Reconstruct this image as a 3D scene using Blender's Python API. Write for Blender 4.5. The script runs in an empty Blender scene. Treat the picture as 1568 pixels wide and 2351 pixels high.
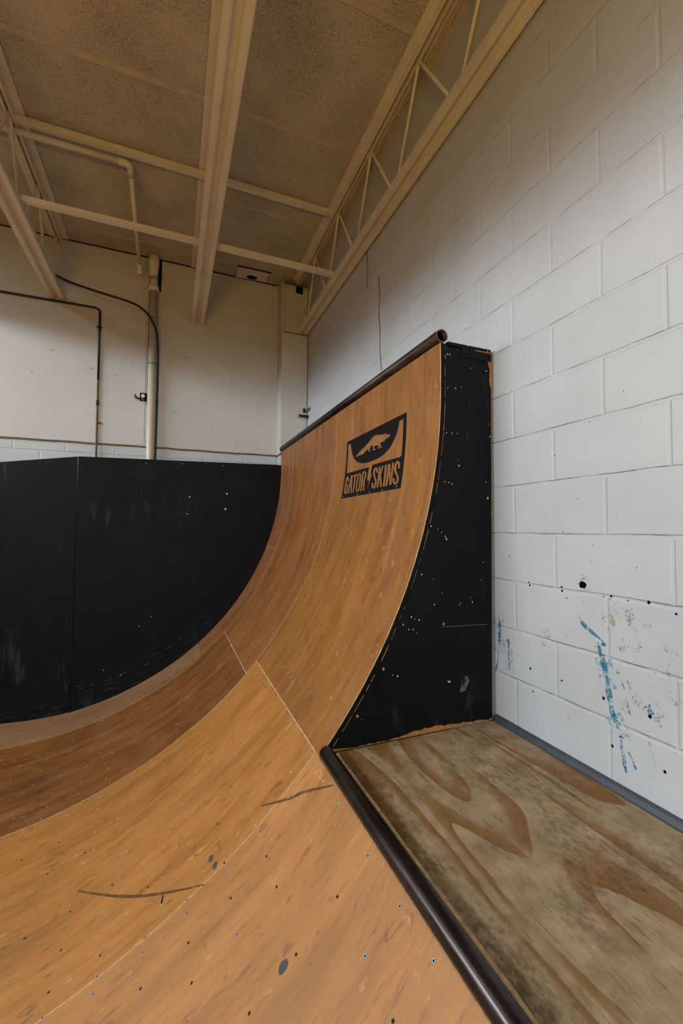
import bpy, bmesh, math, random, json
from mathutils import Vector, Matrix
random.seed(7)
S = bpy.context.scene
COL = S.collection
PI = math.pi

# ---------------------------------------------------------------- camera, light, exposure
cam_d = bpy.data.cameras.new('camera'); cam = bpy.data.objects.new('camera', cam_d); COL.objects.link(cam)
F_PX = 976.83
cam_d.sensor_fit = 'VERTICAL'; cam_d.sensor_height = 36.0; cam_d.lens = F_PX / 2351 * 36.0
cam_d.clip_start = 0.02
yaw, pitch, roll = (math.radians(a) for a in (21.8408, 2.3159, 0.268))
fw = Vector((math.sin(yaw)*math.cos(pitch), math.cos(yaw)*math.cos(pitch), math.sin(pitch)))
rt = Vector((math.cos(yaw), -math.sin(yaw), 0)); up = rt.cross(fw)
r2 = rt*math.cos(roll) + up*math.sin(roll); u2 = -rt*math.sin(roll) + up*math.cos(roll)
cam.matrix_world = Matrix((r2, u2, -fw)).transposed().to_4x4()
S.camera = cam

wd = bpy.data.worlds.new('world'); S.world = wd; wd.use_nodes = True
wd.node_tree.nodes['Background'].inputs[0].default_value = (0.75, 0.85, 1.0, 1)
wd.node_tree.nodes['Background'].inputs[1].default_value = 0.1

def area(name, loc, target, w, h, energy, color, spread):
    l = bpy.data.lights.new(name, 'AREA'); l.shape = 'RECTANGLE'; l.size = w; l.size_y = h
    l.energy = energy; l.color = color; l.spread = math.radians(spread)
    o = bpy.data.objects.new(name, l); COL.objects.link(o); o.location = loc
    o.rotation_euler = (Vector(target)-Vector(loc)).to_track_quat('-Z', 'Y').to_euler()
    return o
DAY = (0.83, 0.93, 1.0)
area('daylight_left_window', (-5.45, 1.9, 2.28), (1.3, 2.0, 0.9), 4.8, .32, 345, DAY, 165)
area('daylight_rear_fill', (.35, -4.45, 2.22), (.0, 3.0, 1.2), 1.5, .22, 75, DAY, 140)  # added fill at the unseen rear window, lifts the back wall
area('low_rear_fill', (-2.4, -4.45, 0.6), (-.6, -1.5, -1.5), 2.0, 1.6, 75, DAY, 84)  # added low fill from behind the camera, no door is built there
area('overhead_fill', (-2.2, 2.6, 2.6), (-2.2, 2.6, 0), .3, 2.4, 16, DAY, 180)  # added fill without a fixture, brightens the far right wall
area('warm_bounce_fill', (-1.2, -2.4, -0.6), (-0.6, -1.2, 2.7), 2.0, 1.2, 88, (1.0, .64, .18), 150)  # added upward fill standing in for warm bounce off the ramp

vs = S.view_settings
vs.view_transform = 'Standard'; vs.look = 'None'; vs.gamma = 1.0; vs.use_curve_mapping = False
vs.exposure = 0.08

# ---------------------------------------------------------------- helpers
ALB = 0.72
def lin(c):
    return tuple(ALB*((v/255)/12.92 if v/255 <= .04045 else ((v/255+.055)/1.055)**2.4) for v in c) + (1.0,)
class NT:
    def __init__(s, name):
        s.m = bpy.data.materials.new(name); s.m.use_nodes = True
        s.t = s.m.node_tree; s.b = s.t.nodes['Principled BSDF']
    def n(s, typ, **kw):
        x = s.t.nodes.new(typ)
        for k, v in kw.items():
            if k.startswith('i_'):
                key = k[2:]; key = int(key) if key.isdigit() else key.replace('_', ' ')
                x.inputs[key].default_value = v
            else: setattr(x, k, v)
        return x
    def l(s, a, b): s.t.links.new(a, b)
    def coord(s, kind='Object'):
        return s.n('ShaderNodeTexCoord').outputs[kind]
    def mp(s, vec, scale=(1,1,1), loc=(0,0,0), rot=(0,0,0)):
        m = s.n('ShaderNodeMapping'); s.l(vec, m.inputs[0])
        m.inputs['Scale'].default_value = scale; m.inputs['Location'].default_value = loc; m.inputs['Rotation'].default_value = rot
        return m.outputs[0]
    def noise(s, vec, scale=5, detail=4, rough=.55, dist=0):
        x = s.n('ShaderNodeTexNoise'); s.l(vec, x.inputs['Vector'])
        x.inputs['Scale'].default_value = scale; x.inputs['Detail'].default_value = detail
        x.inputs['Roughness'].default_value = rough; x.inputs['Distortion'].default_value = dist
        return x.outputs['Fac']
    def ramp(s, fac, stops, interp='LINEAR'):
        r = s.n('ShaderNodeValToRGB'); s.l(fac, r.inputs[0]); e = r.color_ramp.elements; r.color_ramp.interpolation = interp
        while len(e) < len(stops): e.new(.5)
        for el, (p, c) in zip(e, stops):
            el.position = p; el.color = c if len(c) == 4 else (*c, 1)
        return r.outputs[0]
    def mix(s, fac, a, b, mode='MIX'):
        x = s.n('ShaderNodeMix', data_type='RGBA', blend_type=mode)
        if isinstance(fac, (int, float)): x.inputs[0].default_value = fac
        else: s.l(fac, x.inputs[0])
        for i, v in ((6, a), (7, b)):
            if isinstance(v, tuple): x.inputs[i].default_value = v
            else: s.l(v, x.inputs[i])
        return x.outputs[2]
    def math(s, op, a, b=0.0):
        x = s.n('ShaderNodeMath', operation=op)
        for i, v in ((0, a), (1, b)):
            if isinstance(v, (int, float)): x.inputs[i].default_value = v
            else: s.l(v, x.inputs[i])
        return x.outputs[0]
    def bump(s, h, strength=.3, dist=.005, prev=None):
        x = s.n('ShaderNodeBump'); s.l(h, x.inputs['Height']); x.inputs['Strength'].default_value = strength; x.inputs['Distance'].default_value = dist
        if prev is not None: s.l(prev, x.inputs['Normal'])
        return x.outputs[0]
    def done(s, color, rough=.6, normal=None, spec=.5, metal=0):
        for k, v in (('Base Color', color), ('Roughness', rough), ('Specular IOR Level', spec), ('Metallic', metal)):
            if isinstance(v, (int, float, tuple)): s.b.inputs[k].default_value = v
            else: s.l(v, s.b.inputs[k])
        if normal is not None: s.l(normal, s.b.inputs['Normal'])
        return s.m
W0 = (0,0,0,1); W1 = (1,1,1,1)

def paint(name, rgb, rough=.6, var=.12, scale=9, spec=.4, metal=0, bump=.15):
    t = NT(name); c = t.coord(); n = t.noise(c, scale, 5)
    dk = tuple(v*(1-var) for v in lin(rgb)[:3]) + (1,); lt = tuple(min(1, v*(1+var)) for v in lin(rgb)[:3]) + (1,)
    col = t.ramp(n, [(.3, dk), (.7, lt)])
    return t.done(col, rough, t.bump(t.noise(c, scale*8, 3), bump, .002), spec, metal)

def masonite(name, rgb, dark=.55, seed=0.0, speck=1.0, long=.35):
    """worn brown hardboard: fibres run the way the board is ridden, with curled dark and pale nicks"""
    t = NT(name); uv = t.coord('UV')
    def warp(vec, sc, amt):
        w = t.n('ShaderNodeTexNoise'); t.l(t.mp(vec, (*sc, 1), (seed, seed*.7, 0)), w.inputs['Vector']); w.inputs['Scale'].default_value = 1; w.inputs['Detail'].default_value = 2
        k = t.n('ShaderNodeVectorMath', operation='MULTIPLY_ADD'); t.l(w.outputs['Color'], k.inputs[0]); k.inputs[1].default_value = (amt, amt*.4, 0); t.l(vec, k.inputs[2]); return k.outputs[0]
    v1 = warp(uv, (2.5, 1.2), .16); v2 = warp(v1, (17, 5), .035)
    b = lin(rgb); dk = tuple(v*dark for v in b[:3]); lt = tuple(min(1, v*1.22) for v in b[:3])
    st = t.noise(t.mp(v1, (9, 1.6, 1), (seed, 0, 0), (0, 0, .2)), 1.0, 5, .6)
    col = t.ramp(st, [(.22, dk), (.5, b[:3]), (.78, lt)])
    lg = t.noise(t.mp(v1, (24, .9, 1), (seed*3, 2, 0)), 1.0, 4, .6)
    col = t.mix(long, col, t.ramp(lg, [(.32, (.42, .38, .34)), (.5, (1, 1, 1)), (.7, (1.12, 1.1, 1.08))]), 'MULTIPLY')
    fi = t.noise(t.mp(v2, (75, 8, 1), (0, seed, 0), (0, 0, .25)), 1.0, 5, .68)
    col = t.mix(.85, col, t.ramp(fi, [(.30, (.58, .54, .5)), (.44, (.96, .95, .94)), (.6, (1.03, 1.03, 1.03)), (.74, (1.32, 1.3, 1.24))]), 'MULTIPLY')
    def hairs(sc, loc, width, msk_sc, lo, rot=.25):
        n = t.noise(t.mp(v2, (*sc, 1), loc, (0, 0, rot)), 1.0, 2, .5)
        d = t.math('ABSOLUTE', t.math('SUBTRACT', n, .5))
        h = t.ramp(d, [(0, (1, 1, 1)), (width, (0, 0, 0))])
        m = t.noise(t.mp(uv, (msk_sc, msk_sc*.55, 1), (loc[0]+3, loc[1], 0)), 1.0, 3, .6)
        return t.math('MULTIPLY', h, t.ramp(m, [(lo, (0, 0, 0)), (lo+.07, (1, 1, 1))]))
    hd = hairs((19, 4.5), (seed, 5, 0), .022, 16, .53); hl = hairs((24, 6), (seed+7, 1, 0), .02, 24, .57)
    col = t.mix(t.math('MULTIPLY', hd, .7), col, tuple(v*.33 for v in b[:3]) + (1,))
    col = t.mix(t.math('MULTIPLY', hl, .62*speck), col, lin((226, 178, 112)))
    big = t.noise(t.mp(uv, (1.3, .9, 1), (seed*2, 0, 0)), 1.0, 3)
    col = t.mix(.55, col, t.ramp(big, [(.3, (.76, .7, .66)), (.7, (1.12, 1.09, 1.06))]), 'MULTIPLY')
    pk = t.noise(t.mp(uv, (5, 3, 1), (seed, 9, 0)), 1.0, 4, .6)
    col = t.mix(t.math('MULTIPLY', t.ramp(pk, [(.45, (0, 0, 0)), (.7, (1, 1, 1))]), .2), col, lin((186, 128, 90)))
    rg = t.ramp(st, [(.3, (.4,)*3), (.7, (.55,)*3)])
    return t.done(col, rg, t.bump(fi, .15, .002), .4)

def blockwork(name, axis, u0, v0, rgb, dirt=.5):
    """painted concrete block; u is world x or y, joints pass through u0 on the course above v0"""
    t = NT(name); c = t.coord()
    sx = t.n('ShaderNodeSeparateXYZ'); t.l(c, sx.inputs[0])
    u = sx.outputs[axis]; v = sx.outputs[2]
    bw, rh = .4045, .2015
    cb = t.n('ShaderNodeCombineXYZ')
    t.l(t.math('ADD', u, -u0 + bw/2 + 40*bw), cb.inputs[0]); t.l(t.math('ADD', v, -v0 + 40*rh), cb.inputs[1])
    wv = t.noise(c, 7, 2); 
    jig = t.n('ShaderNodeVectorMath', operation='ADD'); t.l(cb.outputs[0], jig.inputs[0])
    j2 = t.n('ShaderNodeCombineXYZ'); t.l(t.math('MULTIPLY', t.math('SUBTRACT', wv, .5), .008), j2.inputs[1]); t.l(t.math('MULTIPLY', t.math('SUBTRACT', wv, .5), .006), j2.inputs[0]); t.l(j2.outputs[0], jig.inputs[1])
    def brick(ms, sm):
        br = t.n('ShaderNodeTexBrick', offset=.5, offset_frequency=2); t.l(jig.outputs[0], br.inputs['Vector'])
        for k, vv in (('Scale', 1.0), ('Mortar Size', ms), ('Mortar Smooth', sm), ('Bias', 0.0), ('Brick Width', bw), ('Row Height', rh)): br.inputs[k].default_value = vv
        br.inputs['Color1'].default_value = (.965,)*3 + (1,); br.inputs['Color2'].default_value = (1, 1, 1, 1); br.inputs['Mortar'].default_value = (1, 1, 1, 1)
        return br
    br = brick(.0085, .6)
    n1 = t.noise(c, 3, 4); n2 = t.noise(c, 60, 4, .65); n3 = t.noise(c, 170, 2, .5)
    b = lin(rgb)
    col = t.mix(.6, t.ramp(n1, [(.3, tuple(x*.9 for x in b[:3])), (.7, b[:3])]), br.outputs['Color'], 'MULTIPLY')
    # scuffs and specks of dirt
    d = t.math('MULTIPLY', t.ramp(n3, [(.66, (0, 0, 0)), (.72, (1, 1, 1))]), t.ramp(t.noise(c, 2.6, 5, .6), [(.5, (0, 0, 0)), (.68, (1, 1, 1))]))
    col = t.mix(t.math('MULTIPLY', d, dirt), col, lin((105, 92, 80)))
    # hairline along the bed joints; the joints fill up with paint towards the top
    rows = t.math('ABSOLUTE', t.math('SUBTRACT', t.math('FRACT', t.math('ADD', t.math('DIVIDE', t.math('ADD', t.math('ADD', v, -v0 - .0042), t.math('MULTIPLY', t.math('SUBTRACT', wv, .5), .008)), rh), 40.5)), .5))
    hair = t.math('MULTIPLY', t.ramp(rows, [(.007, (1, 1, 1)), (.0105, (0, 0, 0))]), t.ramp(t.noise(c, 11, 3), [(.36, (0, 0, 0)), (.6, (.75,)*3)]))
    col = t.mix(hair, col, lin((112, 104, 100)))
    fill = t.ramp(t.math('MULTIPLY', v, .4), [(.26, (1, 1, 1)), (.52, (.3,)*3)])
    h = t.math('SUBTRACT', t.math('ADD', t.math('MULTIPLY', n2, .12), t.math('MULTIPLY', n3, .05)), t.math('MULTIPLY', br.outputs['Fac'], fill))
    return t.done(col, .5, t.bump(h, .45, .006), .4)

def plaster(name, rgb):
    t = NT(name); c = t.coord(); b = lin(rgb)
    col = t.ramp(t.noise(c, 1.8, 5), [(.3, tuple(x*.93 for x in b[:3])), (.7, b[:3])])
    d = t.math('MULTIPLY', t.ramp(t.noise(c, 46, 2), [(.73, (0, 0, 0)), (.76, (1, 1, 1))]), .6)
    col = t.mix(t.math('MULTIPLY', d, t.ramp(t.noise(c, 3, 3), [(.55, (0, 0, 0)), (.65, (1, 1, 1))])), col, lin((90, 70, 50)))
    return t.done(col, .55, t.bump(t.noise(c, 14, 4), .12, .004), .35)

def fibreboard(name, rgb):
    """wood-wool ceiling board: shredded strands with dark pits"""
    t = NT(name); c = t.coord(); b = lin(rgb)
    wx = t.n('ShaderNodeTexNoise'); t.l(c, wx.inputs['Vector']); wx.inputs['Scale'].default_value = 60; wx.inputs['Detail'].default_value = 2
    ad = t.n('ShaderNodeVectorMath', operation='MULTIPLY_ADD'); t.l(wx.outputs['Color'], ad.inputs[0]); ad.inputs[1].default_value = (.014, .014, .014); t.l(c, ad.inputs[2])
    n = t.noise(ad.outputs[0], 195, 2, .5); big = t.noise(c, 2.2, 4, .6)
    m = t.math('ADD', n, t.math('MULTIPLY', t.math('SUBTRACT', big, .5), .22))
    pit = t.ramp(m, [(.55, (0, 0, 0)), (.63, (1, 1, 1))])
    base = t.ramp(big, [(.3, tuple(x*1.06 for x in b[:3])), (.7, tuple(x*.88 for x in b[:3]))])
    col = t.mix(t.math('MULTIPLY', pit, .74), base, tuple(x*.16 for x in b[:3]) + (1,))
    return t.done(col, .9, t.bump(t.math('SUBTRACT', 1.0, m), .5, .006), .1)

def weathered_ply(name):
    t = NT(name); c = t.coord()
    def warp(vec, sc, amt, off=0):
        w = t.n('ShaderNodeTexNoise'); t.l(t.mp(vec, sc, (off, off, 0)), w.inputs['Vector']); w.inputs['Scale'].default_value = 1; w.inputs['Detail'].default_value = 3
        k = t.n('ShaderNodeVectorMath', operation='MULTIPLY_ADD'); t.l(w.outputs['Color'], k.inputs[0]); k.inputs[1].default_value = (amt, amt, 0); t.l(vec, k.inputs[2]); return k.outputs[0]
    v1 = warp(c, (3.0, 1.1, 1), .10); v2 = warp(v1, (16, 5, 1), .022, 3)
    g = t.noise(t.mp(v2, (3.1, .55, 1), (2.35, .9, 0)), 1.0, 1.5, .4)
    fr = t.math('FRACT', t.math('MULTIPLY', g, 11.0))
    late = t.ramp(fr, [(.50, (0, 0, 0)), (.66, (.7,)*3), (.965, (1, 1, 1)), (.98, (0, 0, 0))])
    brk = t.ramp(t.noise(t.mp(v1, (3.6, 1.5, 1), (7, 2.4, 0)), 1.0, 4, .6), [(.40, (0, 0, 0)), (.46, (1, 1, 1))])
    fi = t.noise(t.mp(v2, (120, 11, 1)), 1.0, 6, .75)
    bl = t.noise(c, 14, 6, .7); sp = t.noise(t.mp(c, (1, .6, 1)), 80, 4, .65)
    col = t.ramp(bl, [(.25, lin((128, 104, 74))), (.5, lin((168, 141, 106))), (.75, lin((192, 166, 132)))])
    col = t.mix(t.math('MULTIPLY', t.math('MULTIPLY', late, brk), .88), col, t.mix(bl, lin((120, 76, 14)), lin((150, 98, 32))))
    col = t.mix(.8, col, t.ramp(fi, [(.32, (.26, .23, .19)), (.43, (.95, .95, .95)), (.62, (1.05, 1.05, 1.05)), (.75, (1.3, 1.28, 1.25))]), 'MULTIPLY')
    grime = t.math('MULTIPLY', t.ramp(sp, [(.46, (0, 0, 0)), (.6, (1, 1, 1))]), t.ramp(t.noise(c, 3.4, 4, .6), [(.44, (0, 0, 0)), (.6, (1, 1, 1))]))
    col = t.mix(t.math('MULTIPLY', grime, .42), col, lin((62, 52, 36)))
    # dirt worked in beside the pipe
    sx = t.n('ShaderNodeSeparateXYZ'); t.l(c, sx.inputs[0])
    ed = t.ramp(t.math('ADD', sx.outputs[0], t.math('MULTIPLY', t.noise(c, 9, 4), .22)), [(.70, (1, 1, 1)), (.84, (0, 0, 0))])
    col = t.mix(t.math('MULTIPLY', ed, t.ramp(sp, [(.38, (.05,)*3), (.6, (.6,)*3)])), col, lin((74, 58, 34)))
    return t.done(col, .6, t.bump(t.math('ADD', fi, t.math('MULTIPLY', sp, .6)), .35, .003), .3)

def black_paint(name, scuff=1.0, edge=None):
    t = NT(name); c = t.coord()
    n = t.noise(c, 5, 5, .6)
    col = t.ramp(n, [(.3, lin((7, 7, 7))), (.7, lin((16, 16, 17)))])
    s1 = t.noise(t.mp(c, (14, 14, 2.2)), 1.0, 4, .6)
    s2 = t.math('MULTIPLY', t.ramp(s1, [(.58, (0, 0, 0)), (.75, (1, 1, 1))]), t.ramp(t.noise(c, 2.2, 3), [(.5, (0, 0, 0)), (.62, (1, 1, 1))]))
    col = t.mix(t.math('MULTIPLY', s2, .34*scuff), col, lin((112, 118, 110)))
    return t.done(col, t.ramp(n, [(.3, (.48,)*3), (.7, (.65,)*3)]), t.bump(t.noise(t.mp(c, (30, 30, 6)), 1.0, 3), .12, .003), .13)

def raw_wood(name, rgb):
    t = NT(name); c = t.coord(); b = lin(rgb)
    n = t.noise(t.mp(c, (60, 60, 14)), 1.0, 4, .6)
    return t.done(t.ramp(n, [(.3, tuple(x*.55 for x in b[:3])), (.7, tuple(min(1, x*1.15) for x in b[:3]))]), .7, None, .3)

def steel(name, rgb, rough=.32):
    t = NT(name); c = t.coord(); b = lin(rgb)
    n = t.noise(t.mp(c, (40, 5, 40)), 1.0, 5, .65); n2 = t.noise(c, 9, 4)
    col = t.mix(.6, t.ramp(n, [(.35, tuple(x*.5 for x in b[:3])), (.65, b[:3])]), t.ramp(n2, [(.4, (.75, .62, .52)), (.6, (1, 1, 1))]), 'MULTIPLY')
    return t.done(col, t.ramp(n, [(.3, (rough*.8,)*3), (.7, (rough*1.4,)*3)]), t.bump(n2, .1, .002), .5, .85)

def smear(name, rgb, cover=.5):
    """dry-brushed paint: broken up so the wall shows between"""
    t = NT(name); c = t.coord()
    n = t.noise(c, 190, 4, .75); n2 = t.noise(c, 30, 3)
    a = t.ramp(t.math('ADD', n, t.math('MULTIPLY', t.math('SUBTRACT', n2, .5), .6)), [(1-cover-.06, (0, 0, 0)), (1-cover+.06, (1, 1, 1))])
    t.l(t.math('MULTIPLY', a, .85), t.b.inputs['Alpha'])
    return t.done(lin(rgb), .6, None, .3)

M = dict(
    white_block=blockwork('white_painted_block', 1, 1.394, -.0171, (205, 206, 208), .55),
    back_block=blockwork('white_painted_block_rear', 0, -.91, .70, (205, 205, 205), .3),
    plaster=plaster('cream_plaster', (207, 203, 197)),
    ceiling=fibreboard('wood_wool_board', (206, 196, 178)),
    strip=paint('cream_strip', (200, 186, 162), .7),
    joist=paint('cream_steel_paint', (228, 217, 196), .5, .08, 6, .45),
    floor=paint('brown_floor', (150, 102, 56), .7),
    left_wall=paint('tan_wall', (158, 118, 72), .7),
    m_d=masonite('brown_hardboard_near', (192, 132, 70), .68, 0.0, 1.0, .12),
    m_c=masonite('brown_hardboard_tall', (160, 104, 40), .66, 2.3, .9, .45),
    m_c2=masonite('brown_hardboard_middle', (186, 124, 54), .62, 4.1, 1.0, .25),
    m_b=masonite('brown_hardboard_back', (150, 94, 40), .6, 6.7, .8, .6),
    m_b2=masonite('brown_hardboard_dark', (138, 84, 30), .5, 8.9, .8, .6),
    m_a=masonite('brown_hardboard_wall_sheen', (156, 114, 76), .75, 11.2, .3, .15),  # paler tone has the white wall's reflection put into it
    m_a2=masonite('brown_hardboard_rusty', (152, 96, 56), .65, 13.2, .3, .4),
    underply=raw_wood('pale_ply_edge', (226, 190, 140)),
    rawedge=raw_wood('raw_ply_edge', (176, 116, 58)),
    black=black_paint('black_paint'),
    black2=black_paint('black_board_paint', .45),
    blackpipe=paint('black_pipe_paint', (18, 16, 16), .4, .2, 9, .4),
    dark=paint('dark_hollow', (8, 8, 8), .9, .1, 9, .05),
    deck=weathered_ply('weathered_plywood'),
    steel=steel('dark_steel', (90, 81, 78), .26),
    rim=paint('worn_pipe_rim', (128, 118, 108), .5), rustpipe=steel('brown_steel', (84, 68, 56), .45),
    screw=paint('screw_zinc', (150, 168, 186), .35, .1, 40, .6, .25),
    screwdark=paint('screw_hole_brown', (70, 44, 22), .6),
    chip=paint('pale_chip', (205, 190, 165), .7),
    chipwarm=paint('warm_chip', (190, 140, 90), .7),
    greytrim=paint('slate_grey_trim', (66, 70, 76), .5),
    logo=paint('black_stencil_paint', (17, 13, 15), .65, .12, 20, .12),
    blue=smear('blue_smear', (0, 122, 152), .5), bluefaint=smear('pale_blue_smear', (120, 172, 196), .40),
    green=smear('green_smear', (60, 120, 95), .48), yellow=smear('ochre_smear', (200, 160, 80), .45),
    scuff=smear('rubber_scuff', (104, 70, 36), .58), stain=smear('grey_stain', (82, 80, 84), .66), chalk=smear('chalk_rub', (112, 104, 106), .5), greyspray=smear('grey_speckle', (128, 120, 110), .34), panelseam=paint('worn_seam', (104, 100, 84), .7),
    batten=raw_wood('brown_batten', (122, 96, 68)),
    pipe=paint('off_white_pipe', (200, 188, 170), .4, .06, 9, .45),
)
# ---------------------------------------------------------------- mesh helpers
def link(name, bm, mat, parent=None, smooth=False, kind=None, label=None):
    me = bpy.data.meshes.new(name); bm.to_mesh(me); bm.free()
    for m in (mat if isinstance(mat, (list, tuple)) else [mat]): me.materials.append(m)
    if smooth:
        for p in me.polygons: p.use_smooth = True
    o = bpy.data.objects.new(name, me); COL.objects.link(o)
    if parent is not None: attach(o, parent)
    if kind: o['kind'] = kind
    if label: o['label'] = label
    return o
def attach(o, parent):
    o.parent = parent; o.matrix_parent_inverse = Matrix.Translation(-Vector(parent.location)) if parent.type == 'EMPTY' else Matrix()
def thing(name, label, cat, loc, group=None):
    o = bpy.data.objects.new(name, None); COL.objects.link(o); o.location = loc; o.empty_display_size = .1
    return tag(o, label, cat, group)
def tag(o, label, cat, group=None):
    o['label'] = label; o['category'] = cat
    if group: o['group'] = group
    return o
def B(): return bmesh.new()
def box(bm, x0, x1, y0, y1, z0, z1, mi=0):
    v = [bm.verts.new((x, y, z)) for x in (x0, x1) for y in (y0, y1) for z in (z0, z1)]
    for f in ((0,1,3,2),(4,6,7,5),(0,4,5,1),(2,3,7,6),(0,2,6,4),(1,5,7,3)):
        q = bm.faces.new([v[i] for i in f]); q.material_index = mi
    return bm
def bevel(bm, w, seg=2):
    bmesh.ops.bevel(bm, geom=bm.edges[:], offset=w, segments=seg, affect='EDGES', profile=.6); return bm
def prism(bm, prof, axis, a, b, mi=0):
    """extrude a closed 2-D profile along a world axis; axis 1: profile is (x,z); axis 0: (y,z); axis 2: (x,y)"""
    def P(p, t):
        return {0: (t, p[0], p[1]), 1: (p[0], t, p[1]), 2: (p[0], p[1], t)}[axis]
    A = [bm.verts.new(P(p, a)) for p in prof]; Bv = [bm.verts.new(P(p, b)) for p in prof]; n = len(prof)
    for f in [bm.faces.new(A), bm.faces.new(Bv[::-1])] + [bm.faces.new((A[i], Bv[i], Bv[(i+1) % n], A[(i+1) % n])) for i in range(n)]: f.material_index = mi
    return bm
def fix(bm): bmesh.ops.recalc_face_normals(bm, faces=bm.faces[:]); return bm
def tube(bm, pts, r, seg=14, cap=True, inner=None):
    pts = [Vector(p) for p in pts]; rs = r if isinstance(r, (list, tuple)) else [r]*len(pts)
    rings = []; n0 = None
    for i, p in enumerate(pts):
        t = (pts[min(i+1, len(pts)-1)] - pts[max(i-1, 0)]).normalized()
        if n0 is None: n0 = t.orthogonal().normalized()
        n0 = (n0 - t*n0.dot(t)).normalized(); b = t.cross(n0)
        rings.append([bm.verts.new(p + (n0*math.cos(2*PI*k/seg) + b*math.sin(2*PI*k/seg))*rs[i]) for k in range(seg)])
    for a, c in zip(rings, rings[1:]):
        for k in range(seg): bm.faces.new((a[k], a[(k+1) % seg], c[(k+1) % seg], c[k])).smooth = True
    if cap:
        bm.faces.new(rings[0][::-1]); bm.faces.new(rings[-1])
    return rings
def arcpath(pts, r=.05, n=6):
    """round the corners of a polyline"""
    pts = [Vector(p) for p in pts]; out = [pts[0]]
    for a, b, c in zip(pts, pts[1:], pts[2:]):
        u = (a-b); v = (c-b); d = min(r, u.length*.45, v.length*.45); p = b+u.normalized()*d; q = b+v.normalized()*d
        for i in range(n+1):
            t = i/n; out.append(p*(1-t)**2 + b*2*t*(1-t) + q*t*t)
    return out + [pts[-1]]
def spline(pts, n=8):
    P = [Vector(p) for p in pts]; out = []
    for i in range(len(P)-1):
        p0, p1, p2, p3 = P[max(i-1, 0)], P[i], P[i+1], P[min(i+2, len(P)-1)]
        for k in range(n):
            t = k/n; out.append(.5*((2*p1)+(p2-p0)*t+(2*p0-5*p1+4*p2-p3)*t*t+(3*p1-p0-3*p2+p3)*t**3))
    return out + [P[-1]]

# ---------------------------------------------------------------- the room
WX, WY, CZ, FZ = 1.345, 4.555, 2.70, -1.72
WL, WF = -5.6, -4.6
o = link('floor', box(B(), WL-.2, WX+.2, WF-.2, WY+.3, FZ-.1, FZ), M['floor'], kind='structure')
ceil = link('ceiling', box(B(), WL-.2, WX+.2, WF-.2, WY+.3, CZ, CZ+.12), M['ceiling'], kind='structure')
for k in range(-4, 6):
    yy = 4.32 - .806*(5-k) + .0
    s = link('ceiling_strip', box(B(), WL, WX+.02, yy-.021, yy+.021, CZ-.004, CZ+.01), M['strip'], ceil); s['kind'] = 'structure'
wr = link('wall_right', box(B(), WX, WX+.2, WF-.2, WY+.3, FZ, 2.652), M['white_block'], kind='structure')
bm = box(B(), WX+.012, WX+.2, WF, WY, 2.660, CZ); box(bm, WX-.012, WX+.10, WF, WY-.12, 2.676, CZ-.001)
link('trim_2', bm, M['strip'], kind='structure')
link('trim_3', box(B(), WX+.03, WX+.2, WF, WY, 2.650, 2.662), M['dark'], kind='structure')
wb = link('wall_back', box(B(), WL, WX, WY+.012, WY+.2, FZ, CZ), M['back_block'], kind='structure')
# plaster sheet with a slightly uneven lower edge
bm = B(); n = 60; low = []
for i in range(n+1):
    x = WL + (1.056-WL)*i/n; low.append((x, .803 + random.uniform(-.003, .004)))
prism(bm, low + [(1.056, CZ), (WL, CZ)], 1, WY, WY+.0118); fix(bm)
pw = link('plaster_sheet', bm, M['plaster'], wb); pw['kind'] = 'structure'
bm = B()
for i in range(n):
    a, b = low[i], low[i+1]
    prism(bm, [(a[0], a[1]-.014), (b[0], b[1]-.014), (b[0], b[1]-.0005), (a[0], a[1]-.0005)], 1, WY+.002, WY+.0115)
fix(bm); link('edge_batten', bm, M['batten'], wb)['kind'] = 'structure'
bm = B(); box(bm, -.365, -.315, WY-.0015, WY-.0002, .82, 2.2); box(bm, -.315, -.262, WY-.004, WY-.0002, .82, 2.32)
link('patch_strip', bm, M['plaster'], wb)['kind'] = 'structure'
bm = B()
for x, z, L, an in ((-.745, 1.50, .045, .2), (-.73, 1.485, .02, .8), (-.53, 1.475, .035, -.3), (-.015, 1.16, .05, .15), (-.815, 1.80, .03, 1.2), (.07, 1.735, .06, .1), (-.93, 1.83, .015, 1.3), (.36, 1.02, .02, .3), (.62, .86, .05, 1.0), (.83, .88, .03, -.8), (-1.2, 1.40, .02, 0), (-1.05, 1.62, .03, .4), (.25, 1.85, .012, .5), (.75, 1.80, .012, .4)):
    ribbon0 = [(x, z), (x+L*.5*math.cos(an), z+L*.5*math.sin(an)+.003), (x+L*math.cos(an), z+L*math.sin(an))]
    q = [bm.verts.new((px_, WY-.0008, pz_+d)) for d, pts_ in ((.002, ribbon0), (-.002, ribbon0[::-1])) for px_, pz_ in pts_]
    bm.faces.new(q)
link('wall_nicks', fix(bm), M['batten'], wb)['kind'] = 'stuff'
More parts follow.
